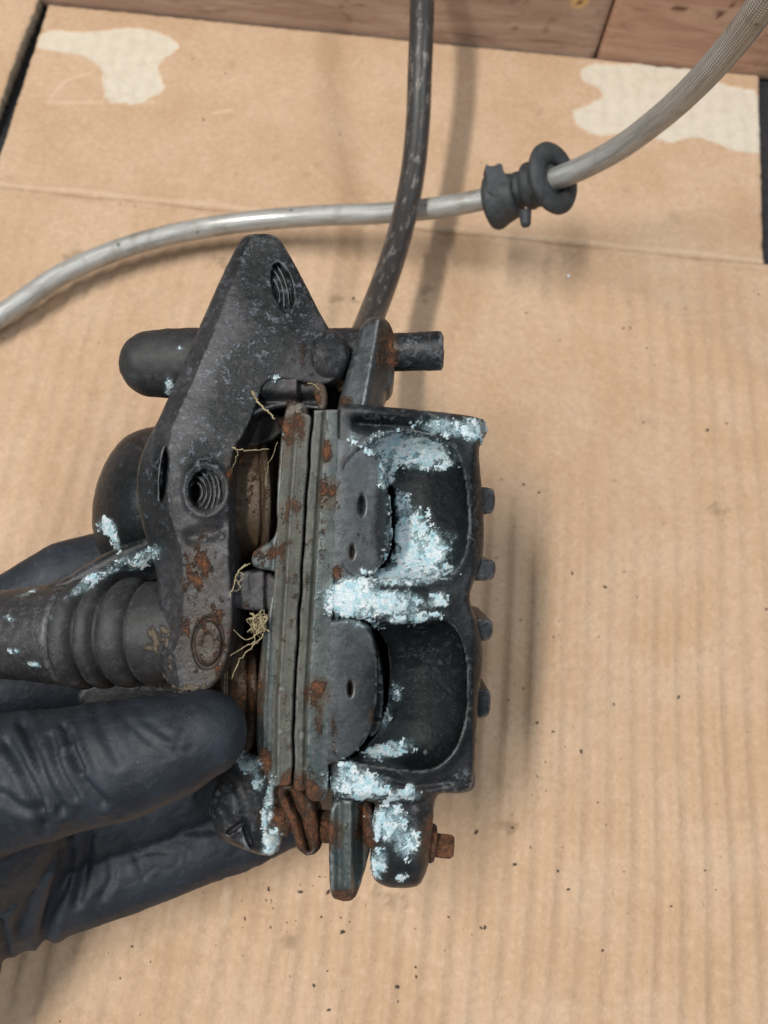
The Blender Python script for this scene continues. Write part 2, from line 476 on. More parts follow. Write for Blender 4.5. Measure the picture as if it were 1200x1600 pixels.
    n = t.bump(t.math('MULTIPLY', fine, soft), .8, .0007, n)
    t.set(Specular_IOR_Level=t.math('SUBTRACT', .5, t.math('MULTIPLY', bk_, .3)))
    t.set(Base_Color=base, Roughness=rgh, Metallic=t.math('MULTIPLY', t.math('SUBTRACT', 1.0, soft, clamp=True), metallic), Normal=n)
    return t
cast_metal('black_cast', (.009, .010, .012), (.024, .026, .030), (.055, .056, .063), .40, .2)
cast_metal('bracket_cast', (.026, .027, .030), (.050, .049, .052), (.095, .092, .098), .46, .25)
cast_metal('pad_steel', (.050, .068, .070), (.095, .112, .106), (.15, .16, .15), .42, .35, .8, .85)
cast_metal('lining', (.050, .056, .048), (.095, .102, .084), (.14, .14, .115), .66, .0, .7, .7)
cast_metal('shim_steel', (.048, .055, .060), (.080, .090, .096), (.13, .138, .145), .38, .45, .7, .8)
cast_metal('rusty_steel', (.05, .03, .02), (.10, .06, .04), (.16, .09, .05), .6, .3)
cast_metal('piston_steel', (.050, .030, .016), (.085, .055, .026), (.10, .06, .04), .5, .3)
cast_metal('dark_recess', (.006, .006, .007), (.016, .015, .014), (.03, .028, .026), .7, .0, .3)  # near-black, puts the shade of the gaps into the colour
cast_metal('boot_rubber', (.018, .018, .019), (.030, .030, .031), (.050, .049, .050), .58, .0, .35, .12)

t = NT('glove_nitrile'); co = t.coords()
a1 = t.noise(co, .9, 5, .6); a2 = t.noise(co, 40, 4, .6); a3 = t.noise(co, 5, 5, .6, .8)
c = t.mix(t.ramp(a1, .35, .7), (.0075, .0115, .0185), (.015, .021, .032))
c = t.mix(t.math('MULTIPLY', t.ramp(a3, .56, .74), .35), c, (.055, .064, .080))
c = t.mix(t.math('MULTIPLY', t.ramp(t.noise(co, 16, 3), .70, .76), .6), c, (.16, .20, .25))
wv = t.node('ShaderNodeTexVoronoi'); t.put(wv.inputs['Vector'], co); wv.inputs['Scale'].default_value = 30
mpg = t.node('ShaderNodeMapping'); t.l.new(co, mpg.inputs[0]); mpg.inputs['Scale'].default_value = (1.0, .45, 1.0); mpg.inputs['Rotation'].default_value = (0, 0, .35)
wr = t.noise(mpg.outputs[0], 3.2, 5, .55, 2.2); wr2 = t.math('ABSOLUTE', t.math('SUBTRACT', wr, .5)); wr3 = t.ramp(wr2, 0, .05)
n = t.bump(a2, .35, .00012); n = t.bump(wr3, .14, .0006, n); n = t.bump(wv.outputs['Distance'], .12, .00012, n); n = t.bump(a3, .3, .0006, n)
t.set(Base_Color=c, Roughness=t.math('ADD', .45, t.math('MULTIPLY', a3, .3)), Normal=n)

t = NT('grommet_rubber'); co = t.coords()
a = t.noise(co, 5, 6, .6); b_ = t.noise(co, 50, 3)
t.set(Base_Color=t.mix(t.ramp(a, .3, .7), (.022, .026, .029), (.046, .052, .056)), Roughness=.62, Normal=t.bump(b_, .3, .0002))

# braided steel line in a clear sleeve
t = NT('braided_steel'); uvn = t.node('ShaderNodeUVMap'); sx = t.node('ShaderNodeSeparateXYZ'); t.l.new(uvn.outputs[0], sx.inputs[0])
U, Vv = sx.outputs[0], sx.outputs[1]
p1 = t.math('SINE', t.math('MULTIPLY', t.math('ADD', t.math('MULTIPLY', U, 17), t.math('MULTIPLY', Vv, 7.0)), 2 * math.pi))
p2 = t.math('SINE', t.math('MULTIPLY', t.math('SUBTRACT', t.math('MULTIPLY', U, 17), t.math('MULTIPLY', Vv, 7.0)), 2 * math.pi))
br = t.math('MULTIPLY', p1, p2)
co = t.coords(); nz = t.noise(co, 1.2, 5, .6); nf = t.noise(co, 9, 5, .6)
c = t.mix(t.ramp(br, -.6, .6), (.24, .24, .23), (.60, .605, .59))
mpu = t.node('ShaderNodeMapping'); t.l.new(uvn.outputs[0], mpu.inputs[0]); mpu.inputs['Scale'].default_value = (9, .35, 1)
c = t.mix(t.math('MULTIPLY', t.ramp(t.noise(mpu.outputs[0], 1.5, 5, .6), .45, .62), .6), c, (.24, .235, .215))
c = t.mix(t.math('MULTIPLY', t.ramp(nz, .5, .68), .55), c, (.20, .185, .155))
c = t.mix(t.ramp(t.noise(co, 1.6, 4, .7), .66, .70), c, (.03, .03, .03))
t.set(Base_Color=c, Metallic=.45, Roughness=.48, Coat_Weight=.45, Coat_Roughness=.12, Normal=t.bump(br, .5, .00015))

# worn black sleeve showing braid through the scuffs
t = NT('worn_black_hose'); uvn = t.node('ShaderNodeUVMap'); mp = t.node('ShaderNodeMapping'); t.l.new(uvn.outputs[0], mp.inputs[0]); mp.inputs['Scale'].default_value = (5, .55, 1)
st = t.noise(mp.outputs[0], 2.2, 6, .65, .3); co = t.coords(); nf = t.noise(co, 16, 5, .7)
sx = t.node('ShaderNodeSeparateXYZ'); t.l.new(uvn.outputs[0], sx.inputs[0])
ff = t.ramp(t.math('ADD', st, t.math('MULTIPLY', t.math('SUBTRACT', nf, .5), .5)), .53, .70)
c = t.mix(ff, (.028, .027, .027), (.23, .205, .185))
c = t.mix(t.ramp(nf, .62, .7), c, (.055, .045, .04))
t.set(Base_Color=c, Metallic=t.math('MULTIPLY', ff, .3), Roughness=.40, Coat_Weight=.3, Coat_Roughness=.25, Normal=t.bump(nf, .3, .0003))

# cardboard
t = NT('cardboard'); co = t.coords()
at = t.node('ShaderNodeAttribute', attribute_name='paint'); sp = t.node('ShaderNodeSeparateColor'); t.l.new(at.outputs['Color'], sp.inputs[0])
torn, pale, stain_dent_shade = sp.outputs[0], sp.outputs[1], sp.outputs[2]
fib = t.node('ShaderNodeMapping'); t.l.new(co, fib.inputs[0]); fib.inputs['Scale'].default_value = (1, .8, 1)
g1 = t.noise(fib.outputs[0], 9, 6, .6); g2 = t.noise(co, .35, 5, .6); g3 = t.noise(co, 2.2, 6, .65); g4 = t.noise(co, 30, 3, .6)
c = t.mix(t.ramp(g2, .35, .65), (.490, .325, .200), (.545, .385, .258))
c = t.mix(t.math('MULTIPLY', t.ramp(g1, .35, .7), .26), c, (.39, .26, .165))
c = t.mix(t.math('MULTIPLY', t.ramp(g3, .55, .8), .5), c, (.36, .23, .13))
iso = t.noise(co, 4.5, 8, .74, .4)
c = t.mix(t.math('MULTIPLY', t.ramp(iso, .50, .68), .30), c, (.66, .50, .37))
c = t.mix(t.math('MULTIPLY', t.ramp(iso, .50, .34), .30), c, (.36, .235, .145))
c = t.mix(t.math('MULTIPLY', t.ramp(t.noise(co, 1.1, 7, .7, 1.0), .60, .74), .35), c, (.34, .23, .15))
c = t.mix(t.math('MULTIPLY', pale, .55), c, (.66, .50, .36))
c = t.mix(t.math('MULTIPLY', stain_dent_shade, .7), c, (.24, .16, .095))
spk = t.math('MULTIPLY', t.ramp(t.noise(co, 7, 2, .5), .735, .765), t.ramp(t.noise(co, .8, 3), .45, .6))
c = t.mix(t.math('MULTIPLY', spk, .75), c, (.10, .07, .045))
rim_ = t.math('MULTIPLY', t.ramp(t.math('ADD', torn, t.math('MULTIPLY', t.math('SUBTRACT', iso, .5), .5)), .02, .3), .6)
c = t.mix(rim_, c, (.66, .50, .36))
tm = t.ramp(t.math('ADD', torn, t.math('MULTIPLY', t.math('SUBTRACT', iso, .5), 1.6)), .4, .6)
c = t.mix(tm, c, t.mix(t.ramp(g3, .4, .75), (.62, .555, .455), (.55, .485, .385)))
n = t.bump(t.math('ADD', g1, t.math('MULTIPLY', g4, .8)), .35, .0004); n = t.bump(iso, .35, .0012, n); n = t.bump(g3, .3, .002, n)
t.set(Base_Color=c, Roughness=.82, Normal=n)

t = NT('cut_cardboard'); co = t.coords()
g = t.noise(co, 9, 5, .7)
t.set(Base_Color=t.mix(t.ramp(g, .35, .65), (.17, .14, .10), (.36, .32, .25)), Roughness=.9, Normal=t.bump(g, .6, .001))

def wood(name, a, b, dark):
    t = NT(name); co = t.coords((16, 100, 110))
    nz = t.noise(co, .6, 9, .72, 1.6); f = t.noise(co, 5, 6, .7); co2 = t.coords(); bl = t.noise(co2, .8, 5, .7)
    c = t.mix(t.ramp(nz, .36, .66), a, b)
    c = t.mix(t.math('MULTIPLY', t.ramp(f, .5, .75), .6), c, dark)
    c = t.mix(t.math('MULTIPLY', t.ramp(bl, .60, .72), .6), c, dark)
    kn = t.node('ShaderNodeAttribute', attribute_name='paint'); s = t.node('ShaderNodeSeparateColor'); t.l.new(kn.outputs['Color'], s.inputs[0])
    c = t.mix(s.outputs[0], c, (.62, .42, .15)); c = t.mix(s.outputs[1], c, (.09, .03, .015)); c = t.mix(s.outputs[2], c, (.04, .028, .022))
    pit = t.ramp(t.noise(t.coords((9, 60, 60)), 2.2, 6, .75, .8), .58, .66)
    c = t.mix(t.math('MULTIPLY', pit, .7), c, dark)
    t.set(Base_Color=c, Roughness=.62, Normal=t.bump(f, .35, .0006))
wood('red_wood', (.50, .315, .215), (.37, .20, .13), (.24, .115, .075))
wood('grey_wood', (.46, .325, .25), (.32, .205, .15), (.18, .11, .08))
t = NT('dark_mat'); co = t.coords(); g = t.noise(co, 3, 6, .7)
t.set(Base_Color=t.mix(t.ramp(g, .35, .7), (.008, .008, .010), (.022, .022, .026)), Roughness=.8, Normal=t.bump(g, .5, .001))
t = NT('dirt'); co = t.coords(); g = t.noise(co, 3, 3, .7)
t.set(Base_Color=t.mix(g, (.018, .016, .016), (.10, .075, .05)), Roughness=.9)
t = NT('dry_straw'); co = t.coords(); g = t.noise(co, 12, 3, .7)
t.set(Base_Color=t.mix(t.ramp(g, .35, .65), (.20, .155, .08), (.46, .39, .24)), Roughness=.85)
t = NT('white_flake'); t.set(Base_Color=(.75, .78, .80), Roughness=.5)
t = NT('cut_thread'); co = t.coords(); g = t.noise(co, 9, 3, .7)
t.set(Base_Color=t.mix(t.ramp(g, .4, .7), (.05, .052, .06), (.34, .35, .36)), Metallic=.3, Roughness=.36)

# ------------------------------------------------------------------ setting: bench, boards, cardboard
TOP = 0.40
base_y = at_z(600, 57, TOP)[1]
yf = at_z(600, 353, TOP)[1]                # fold between the flaps and the panel

def box(x0, x1, y0, y1, z0, z1, nx=1, nz=1):
    xs = np.linspace(x0, x1, nx + 1); V = []; Fc = []
    V = [(x, y, z) for x in (x0, x1) for y in (y0, y1) for z in (z0, z1)]
    Fc = [[0,1,3,2],[4,6,7,5],[0,4,5,1],[2,3,7,6],[0,2,6,4],[1,5,7,3]]
    return np.array(V, float), Fc
V, Fc = box(-60, 60, -60, 60, -4, 0)
link('workbench_top', mesh_of('workbench_top', V, Fc, False), 'dark_mat', kind='structure', label='dark bench surface showing in the slots between the cardboard flaps')

seam = at_y(943, 55, base_y)[0]
def plank(name, x0, x1, mat, z0, label, knots):
    # front face as a fine grid so that grain pits and knots have relief
    nx = 240; nz = 90; th = 1.8
    gx, gz = np.meshgrid(np.linspace(x0, x1, nx), np.linspace(z0, 15, nz))
    P = np.stack([gx.ravel(), gz.ravel()], 1)
    P3 = np.stack([P[:, 0] * .2, P[:, 1] * 1.6, P[:, 1] * 0], 1)
    dy = -.05 * (fbm(P3, 2.5, 4, 5) - .5)
    edge = np.minimum(np.minimum(P[:, 0] - x0, x1 - P[:, 0]), P[:, 1] - z0)
    dy += .12 * (1 - sstep(0, .14, edge))
    V = np.stack([P[:, 0], base_y + dy + 0.02, P[:, 1]], 1)
    idx = np.arange(nx * nz).reshape(nz, nx)
    Fc = np.stack([idx[:-1, :-1].ravel(), idx[:-1, 1:].ravel(), idx[1:, 1:].ravel(), idx[1:, :-1].ravel()], 1).tolist()
    colr = np.zeros((len(V) + 4, 4))
    for kx, kz, r, ch, sq in knots:
        q = np.sqrt((P[:, 0] - kx) ** 2 + ((P[:, 1] - kz) * sq) ** 2) / r
        colr[:len(P), ch] = np.maximum(colr[:len(P), ch], 1 - sstep(.6, 1.1, q))
    b = len(V)
    V = np.vstack([V, [[x0, base_y + th, z0], [x1, base_y + th, z0], [x1, base_y + th, 15], [x0, base_y + th, 15]]])
    c0, c1, c2, c3 = int(idx[0, 0]), int(idx[0, -1]), int(idx[-1, -1]), int(idx[-1, 0])
    Fc += [[b, b + 3, b + 2, b + 1], list(map(int, idx[0, ::-1])) + [b, b + 1], list(map(int, idx[-1, :])) + [b + 2, b + 3],
           list(map(int, idx[:, 0])) + [b + 3, b], list(map(int, idx[::-1, -1])) + [b + 1, b + 2]]
    me = mesh_of(name, V, Fc, True, colr)
    link(name, me, mat, label=label, category='board', group='boards behind the cardboard')
def bk(px, py, r, ch, sq=1):
    p = at_y(px, py, base_y); return (p[0], p[2], r, ch, sq)
pl = at_y(560, 45, base_y)[0]
plank('wooden_board', seam + .06, 45, 'red_wood', .02, 'reddish upright board at the right end of the row behind the cardboard',
      [bk(1062, 14, .35, 1, 2), bk(1125, 22, .2, 1), bk(1145, 8, .15, 1)])
plank('wooden_board', -45, seam - .06, 'grey_wood', .02, 'long weathered brown board standing behind the cardboard, left of the seam',
      [bk(905, 3, .42, 0, 1.4), bk(907, 4, .16, 1), bk(808, 44, .10, 1), bk(850, 46, .14, 1), bk(697, 47, .1, 1)])

class Flat:
    unit = 1.0
    def __call__(self, P, h): return np.stack([P[:, 0], P[:, 1], np.broadcast_to(h, (len(P),))], 1)
FLAT = Flat()
def Tz(pts, z=TOP): return [tuple(at_z(x, y, z)[:2]) for x, y in pts]
TORN1 = chaikin(Tz([(60,56),(85,47),(150,52),(215,44),(262,55),(278,72),(268,82),(252,92),(245,112),(252,118),(250,130),(262,138),(240,150),(215,162),(165,158),(163,130),(160,108),(140,90),(105,82),(55,76)]), 1)
TORN2 = chaikin(Tz([(912,108),(935,100),(985,104),(1010,98),(1065,100),(1100,125),(1140,135),(1192,145),(1200,237),(1160,238),(1120,225),(1085,210),(1055,222),(1020,215),(990,200),(950,215),(912,205),(896,185),(900,172),(930,160),(945,150),(938,138),(915,130),(908,118)]), 1)
DENTS = [at_z(182, 106, TOP), at_z(192, 140, TOP), at_z(213, 147, TOP), at_z(228, 95, TOP)]
PALE = [((355, 1390), (352, 1450)), ((80, 150), (105, 125)), ((105, 125), (140, 115)), ((75, 160), (240, 160)), ((330, 178), (362, 172))]
PALE = [(at_z(*a, TOP)[:2], at_z(*b, TOP)[:2]) for a, b in PALE]
def card_height(P, d):
    P3 = np.stack([P[:, 0], P[:, 1], P[:, 0] * 0], 1)
    wob = fbm(P3, .25, 3, 3)
    below = P[:, 1] < yf
    amp = np.where(below, .068, .014) * (0.35 + 1.1 * sstep(.25, .7, fbm(P3, .16, 3, 9))) * (0.45 + .75 * sstep(yf, yf - 15, P[:, 1]))
    ph = P[:, 0] / .74 + .5 * (fbm(P3, .10, 2, 21) - .5) * 2
    cw = np.cos(2 * math.pi * ph); z = TOP + amp * (.62 * cw + .16 * np.cos(4 * math.pi * ph + 1)) * (.45 + 1.1 * fbm(P3 * [1, .55, 1], 1.1, 3, 61)) + .016 * (fbm(P3 * [1, .6, 1], 2.4, 3, 63) - .5)
    z += .05 * (wob - .5) + .010 * (fbm(P3, 1.6, 4, 4) - .5) + .020 * (fbm(P3 * [1, .2, 1], .8, 2, 14) - .5) * below
    u = P[:, 1] - yf - .05 * np.sin(P[:, 0] * 1.3)
    z += -.10 * np.exp(-((u + .10) / .11) ** 2) + .075 * np.exp(-((u - .14) / .20) ** 2)
    for t_ in (TORN1, TORN2):
        s, _ = psdf(P, t_)
        s = s + .34 * (fbm(P3, 2.6, 5, 6, .65) - .5)
        z -= .034 * sstep(-.04, .06, s) - .02 * np.exp(-((s + .07) / .05) ** 2) - .012 * sstep(0, .05, s) * cw
    for q in DENTS: z -= .07 * np.exp(-(((P[:, 0] - q[0]) / .12) ** 2 + ((P[:, 1] - q[1]) / .16) ** 2))
    for a_, b_, s_ in (((352, 1395), (350, 1450), .035), ((1010, 1080), (1022, 1060), .04), ((330, 180), (365, 172), .03), ((60, 160), (120, 165), .04), ((1000, 860), (1003, 900), .03), ((250, 1500), (262, 1540), .04), ((900, 1350), (902, 1400), .03), ((835, 632), (842, 655), .07), ((920, 700), (922, 714), .05)):
        d_ = pline(P, [at_z(*a_, TOP)[:2], at_z(*b_, TOP)[:2]])
        z += -.05 * np.exp(-(d_ / s_) ** 2) + .03 * np.exp(-((d_ - s_ * 2) / s_) ** 2)
    return z
STAINS_DENT_SHADE = [(345,410,16,10),(110,400,10,14),(1120,800,10,10),(450,1470,8,6),(600,1310+90,20,10),(183,105,5,3),(192,139,6,4),(213,146,5,4),(228,92,5,7),(172,140,5,16),(525,466,14,6),(550,470,10,3),(665,458,8,10),(660,470,12,5),(385,380,4,3),(795,1290,8,5),(395,40,6,3),(955,750,10,4)]  # brown stains, plus dark spots that paint shade into the dents
STAINS_DENT_SHADE = [(at_z(a, b, TOP), c, d_) for a, b, c, d_ in STAINS_DENT_SHADE]
def card_paint(V):
    P = V[:, :2]; P3 = np.stack([P[:, 0], P[:, 1], P[:, 0] * 0], 1)
    c = np.zeros((len(V), 4)); nn = fbm(P3, 2.6, 5, 6, .65)
    for t_ in (TORN1, TORN2):
        s, _ = psdf(P, t_); s = s + .34 * (nn - .5)
        c[:, 0] = np.maximum(c[:, 0], sstep(-.12, .10, s))
    for a_, b_ in PALE:
        d_ = pline(P, [a_, b_]) + .12 * (nn - .5)
        c[:, 1] = np.maximum(c[:, 1], 1 - sstep(.03, .11, d_))
    u = P[:, 1] - yf - .05 * np.sin(P[:, 0] * 1.3)
    c[:, 1] = np.maximum(c[:, 1], .55 * np.exp(-((u - .16) / .14) ** 2))
    for q, rx, ry in STAINS_DENT_SHADE:
        r = np.sqrt(((P[:, 0] - q[0]) / (rx / 38)) ** 2 + ((P[:, 1] - q[1]) / (ry / 38)) ** 2)
        c[:, 2] = np.maximum(c[:, 2], np.where(r < 1.8, sstep(.5, .62, nn + .25 - .2 * r), 0) * .8)
    c[:, 2] = np.maximum(c[:, 2], .35 * sstep(.68, .80, fbm(P3, 1.1, 5, 44, .65)))
    return c
card = bpy.data.objects.new('cardboard_sheet', None); COL.objects.link(card)
card['label'] = 'flattened brown cardboard box with slotted flaps and two torn pale patches, under everything'; card['category'] = 'cardboard'
def card_part(name, poly, step, R, zadd=None, jag=0.0, z0=.03):
    poly = np.array(poly, float)
    if jag:      # cut edge, slightly ragged
        out = []
        for a_, b_ in zip(poly, np.roll(poly, -1, 0)):
            n_ = max(1, int(np.linalg.norm(b_ - a_) / .15))
            for k in range(n_):
                out.append(a_ + (b_ - a_) * k / n_)
        poly = np.array(out); poly += (rng.random(poly.shape) - .5) * jag
    hf = (lambda P, d: card_height(P, d) + (zadd(P) if zadd else 0))
    V, Fc = relief_mesh(poly, hf, z0, FLAT, step, R, rings=2, round_iter=0)
    me = mesh_of(name, V, Fc, True, card_paint(V))
    me.materials.append(MATS['cardboard']); me.materials.append(MATS['cut_cardboard'])
    nrm = np.empty(len(me.polygons) * 3); me.polygons.foreach_get('normal', nrm)
    me.polygons.foreach_set('material_index', (np.abs(nrm.reshape(-1, 3)[:, 2]) < .4).astype(int).tolist())
    return link(name, me, None, card)
L0 = at_z(72, 18, TOP)[:2]; L1 = at_z(0, 240, TOP)[:2]
slotL = L1 + (L1 - L0) * ((L1[1] - yf) / (L0[1] - L1[1]))
R0 = at_z(1184, 95, TOP)[:2]; R1 = at_z(1192, 403, TOP)[:2]
card_part('flap', [(slotL[0], yf - .02), (R1[0], yf - .02), (R0[0], base_y - .05), (L0[0], base_y - .05)], .10, .05, jag=.05)
card_part('panel', [(-26, -24), (24, -24), (24, yf), (-26, yf)], .12, .04)
g0 = at_z(54, 18, TOP + .3)[:2]; g1 = at_z(0, 160, TOP + .3)[:2]
gs = g1 + (g1 - g0) * ((g1[1] - yf) / (g0[1] - g1[1]))
card_part('flap', [(-26, yf + .03), (gs[0] - .1, yf + .03), (g0[0], base_y - .1), (-26, base_y - .1)], .12, .04, zadd=lambda P: .34 * sstep(yf, yf + 7, P[:, 1]), jag=.10, z0=.2)

# crumbs of rust and dirt scattered on the cardboard
crV = []; crF = []; k = 0
spots = [(783,749),(818,757),(842,770),(895,895),(945,918),(975,893),(818,1075),(838,1130),(1135,662),(1005,660),(1105,673),(1010,545),(974,513),(985,512),(822,490),(1185,460),(946,1289),(907,1174),(800,1293),(805,1351),(871,1361),(752,1450),(649,1510),(650,1525),(620,1542),(622,1566),(536,1455),(448,1442),(187,1529),(208,1478),(514,1578),(941,1485),(889,1390),(1049,1416),(875,532),(352,115),(318,187),(187,317),(210,320),(530,209),(369,272),(552,466),(1100,1360),(744,1300),(758,1450),(1198,952),(700,1232+200),(960,1100),(500,1370),(512,1395),(545,1380),(470,1393),(420,1390),(1060,1090)]
for i in range(420):
    if i < len(spots): px, py = spots[i]; r = random.uniform(.05, .11)
    else:
        px, py = random.uniform(0, 1200), random.uniform(60, 1600); r = random.uniform(.012, .035) if random.random() < .75 else random.uniform(.035, .06)
        if py < 380 and random.random() < .5: continue
        if random.random() < .35: px, py = random.gauss(830, 90), random.gauss(1150, 200)
        if random.random() < .15: px, py = random.gauss(450, 80), random.gauss(1400, 50)
    p = at_z(px, py, TOP)
    if p[1] > base_y - .3 or abs(p[0]) > 22: continue
    z = float(card_height(np.array([[p[0], p[1]]]), 0)[0])
    a = random.uniform(0, 6.28)
    ring = []
    n_ = 7
    for j in range(n_):
        rr = r * random.uniform(.55, 1.1)
        x_, y_ = rr * math.cos(j * 6.283 / n_), rr * .6 * math.sin(j * 6.283 / n_)
        ring.append((p[0] + x_ * math.cos(a) - y_ * math.sin(a), p[1] + x_ * math.sin(a) + y_ * math.cos(a)))
    crV += [(x_, y_, z - .01) for x_, y_ in ring] + [(p[0] + (x_ - p[0]) * .6, p[1] + (y_ - p[1]) * .6, z + r * random.uniform(.25, .6)) for x_, y_ in ring]
    for j in range(n_):
        m_ = (j + 1) % n_; crF.append([k + j, k + m_, k + n_ + m_, k + n_ + j])
    crF.append([k + n_ + j for j in range(n_)]); k += 2 * n_
link('dirt_crumbs', mesh_of('dirt_crumbs', crV, crF, False), 'dirt', kind='stuff', label='dark crumbs of rust and dirt scattered over the cardboard')
p = at_z(888, 432, TOP + .05)
V, Fc = lathe(p + [-.06, 0, 0], p + [.06, .02, .03], [(0, .02), (.03, .075), (.09, .06), (.13, .02)], seg=7, sub=0)
link('white_flake', mesh_of('white_flake', V, Fc, False), 'white_flake', label='tiny white flake lying on the cardboard below the hose grommet', category='flake')

# ------------------------------------------------------------------ hoses
def hose_path(pts): return catmull([at_depth(x, y, d) for x, y, d in pts], 24)
def hp(pts): return hose_path([(x, y, (TABLE(x, y)) * (1 - k)) for x, y, k in pts])
def TABLE(x, y): return (TOP - CAM[2]) / ray(x, y)[2]
sil = hp([(-120,560,.03),(-40,520,.03),(18,482,.035),(100,427,.04),(200,385,.045),(300,360,.05),(400,345,.06),(500,337,.075),(600,333,.095),(700,322,.12),(790,303,.15),(880,275,.20),(960,236,.26),(1030,185,.33),(1090,130,.395),(1150,62,.46),(1210,-20,.53),(1260,-100,.58)])
V, Fc, UV = tube(sil, .365, 28)
link('braided_hose', mesh_of('braided_hose', V, Fc, True, uv=UV), 'braided_steel', label='silver braided brake hose curving across the top of the cardboard', category='hose')
blk = hp([(700,-700,.38),(672,-450,.33),(662,-250,.26),(660,-100,.255),(659,30,.225),(656,110,.20),(653,190,.175),(645,270,.155),(630,345,.145),(608,420,.15),(582,490,.17),(560,545,.22),(535,600,.27)])
V, Fc, UV = tube(blk, .425, 28)
link('worn_hose', mesh_of('worn_hose', V, Fc, True, uv=UV), 'worn_black_hose', label='scuffed black hose running up from behind the caliper to the top edge', category='hose')

# rubber grommet threaded on the silver hose
def near_path(px, py):
    q = np.array([600 + (RW.T @ (s - CAM))[0] * F / -(RW.T @ (s - CAM))[2] for s in sil])
    return q
qx = near_path(0, 0)
gi0 = int(np.argmin(np.abs(qx - 770))); gi1 = int(np.argmin(np.abs(qx - 868)))
A, B = sil[gi0], sil[gi1]
grm = bpy.data.objects.new('rubber_grommet', None); COL.objects.link(grm); grm.location = Vector((A + B) / 2 * CM)
grm['label'] = 'black rubber grommet with two flanges threaded on the silver hose'; grm['category'] = 'grommet'
Cg = (A + B) / 2; Lg = np.linalg.norm(B - A)
ax = (B - A) / Lg
ax2 = ax + RW @ np.array([0, 0, .55]); ax2 /= np.linalg.norm(ax2)     # flange faces lean a little towards the lens
def gpart(name, s0, prof, axis=ax, off=(0, 0, 0), parent=grm, mod=None, seg=56):
    o = A + ax * s0 - Cg + np.array(off)
    V, Fc = lathe(o, o + axis, prof, seg=seg)
    Fc = Fc[:]
    if mod is not None: V = mod(V)
    return link(name, mesh_of(name, V, Fc, True), 'grommet_rubber', parent)
def ringprof(ri, ro, th, s=0):       # closed ring with rounded lip, centre open round the hose
    n_ = 14; c_ = (ri + ro) / 2; hr = (ro - ri) / 2
    return [(s + th / 2 - th / 2 * math.cos(2 * math.pi * k / n_), c_ + hr * math.sin(2 * math.pi * k / n_)) for k in range(n_ + 1)]
def notch(V):
    # torn bite out of the top of the left flange
    cu = RW @ np.array([0, 1, 0.]); cr_ = RW @ np.array([1, 0, 0.])
    ro = V - V.mean(0)
    t_ = ro @ cu
    V = V.copy()
    return V
gpart('flange', -.12, [(0, .36), (0, .80), (.05, .90), (.14, .95), (.28, .94), (.50, .84), (.8, .74), (.98, .70), (1.05, .6), (1.05, .36)], axis=ax, off=-(RW @ np.array([0, 1, 0.])) * .17)
gpart('neck', .86, [(0, .36), (0, .58), (.26, .56), (.32, .70), (.38, .75), (.52, .76), (.58, .66), (.64, .72), (.80, .74), (.88, .62), (1.0, .58), (1.0, .36)], axis=ax)
gpart('collar', Lg - .28, ringprof(.50, 1.17, .42), axis=ax2)
gpart('inner_seat', Lg - .36, [(0, .36), (0, .62), (.22, .60), (.30, .40)], axis=ax2)
cu = RW @ np.array([0.0, 1.0, 0.1]); cr_ = RW @ np.array([1.0, 0, 0])
def nub(name, px0, py0, px1, py1, r0, r1, dd):
    a_ = at_depth(px0, py0, dd) - Cg; b_ = at_depth(px1, py1, dd) - Cg
    L_ = np.linalg.norm(b_ - a_)
    V, Fc = lathe(a_, b_, [(0, r0), (L_ * .85, r1), (L_, r1 * .7)], seg=14)
    link(name, mesh_of(name, V, Fc, True), 'grommet_rubber', grm)
dg = -(RW.T @ (Cg - CAM))[2]
def prism(name, pts, d0, th, mat, parent, org):
    pts = chaikin(pts, 1); n_ = len(pts)
    f_ = [at_depth(x, y, d0) - org for x, y in pts]; b_ = [p_ - (RW @ np.array([0, 0, 1.])) * th for p_ in f_]
    Fc = [list(range(n_))[::-1], list(range(n_, 2 * n_))] + [[i, (i + 1) % n_, n_ + (i + 1) % n_, n_ + i] for i in range(n_)]
    link(name, mesh_of(name, np.array(f_ + b_), Fc, False), mat, parent)
prism('tab', [(762,305),(761,280),(757,255),(768,261),(784,253),(787,268),(795,282),(812,290),(800,305)], dg - .35, .5, 'grommet_rubber', grm, Cg)
nub('nipple', 820, 330, 822, 354, .22, .17, dg - .3)

# ------------------------------------------------------------------ the caliper
cal = bpy.data.objects.new('brake_caliper', None); COL.objects.link(cal); cal.matrix_world = HELD
cal['label'] = 'corroded black brake caliper with rusty pads held over the cardboard by the gloved hand'; cal['category'] = 'brake caliper'

# ---- housing with two scooped bays
HOUS = [(524,648),(530,630),(560,632),(640,639),(700,645),(748,652),(758,658),(757,684),(747,700),(751,740),(756,800),(756,860),(750,890),(742,906),(734,925),(735,945),(744,965),(753,990),(755,1040),(748,1080),(746,1110),(744,1160),(742,1205),(738,1232),(722,1241),(690,1238),(679,1248),(676,1290),(672,1340),(664,1370),(652,1387),(618,1388),(596,1384),(582,1372),(579,1345),(583,1300),(590,1262),(580,1250),(530,1250),(517,1240),(514,1210),(520,1150),(522,1000),(524,800)]
BAY1 = [(560,700),(620,668),(686,684),(712,702),(726,740),(732,800),(730,855),(714,892),(680,908),(600,908),(545,900),(530,860),(530,740)]
BAY2 = [(530,990),(560,968),(640,972),(690,966),(714,982),(728,1020),(731,1080),(727,1130),(710,1176),(680,1202),(640,1204),(590,1196),(545,1190),(525,1170),(520,1080)]
BAY1s, BAY2s = chaikin(BAY1, 2), chaikin(BAY2, 2)
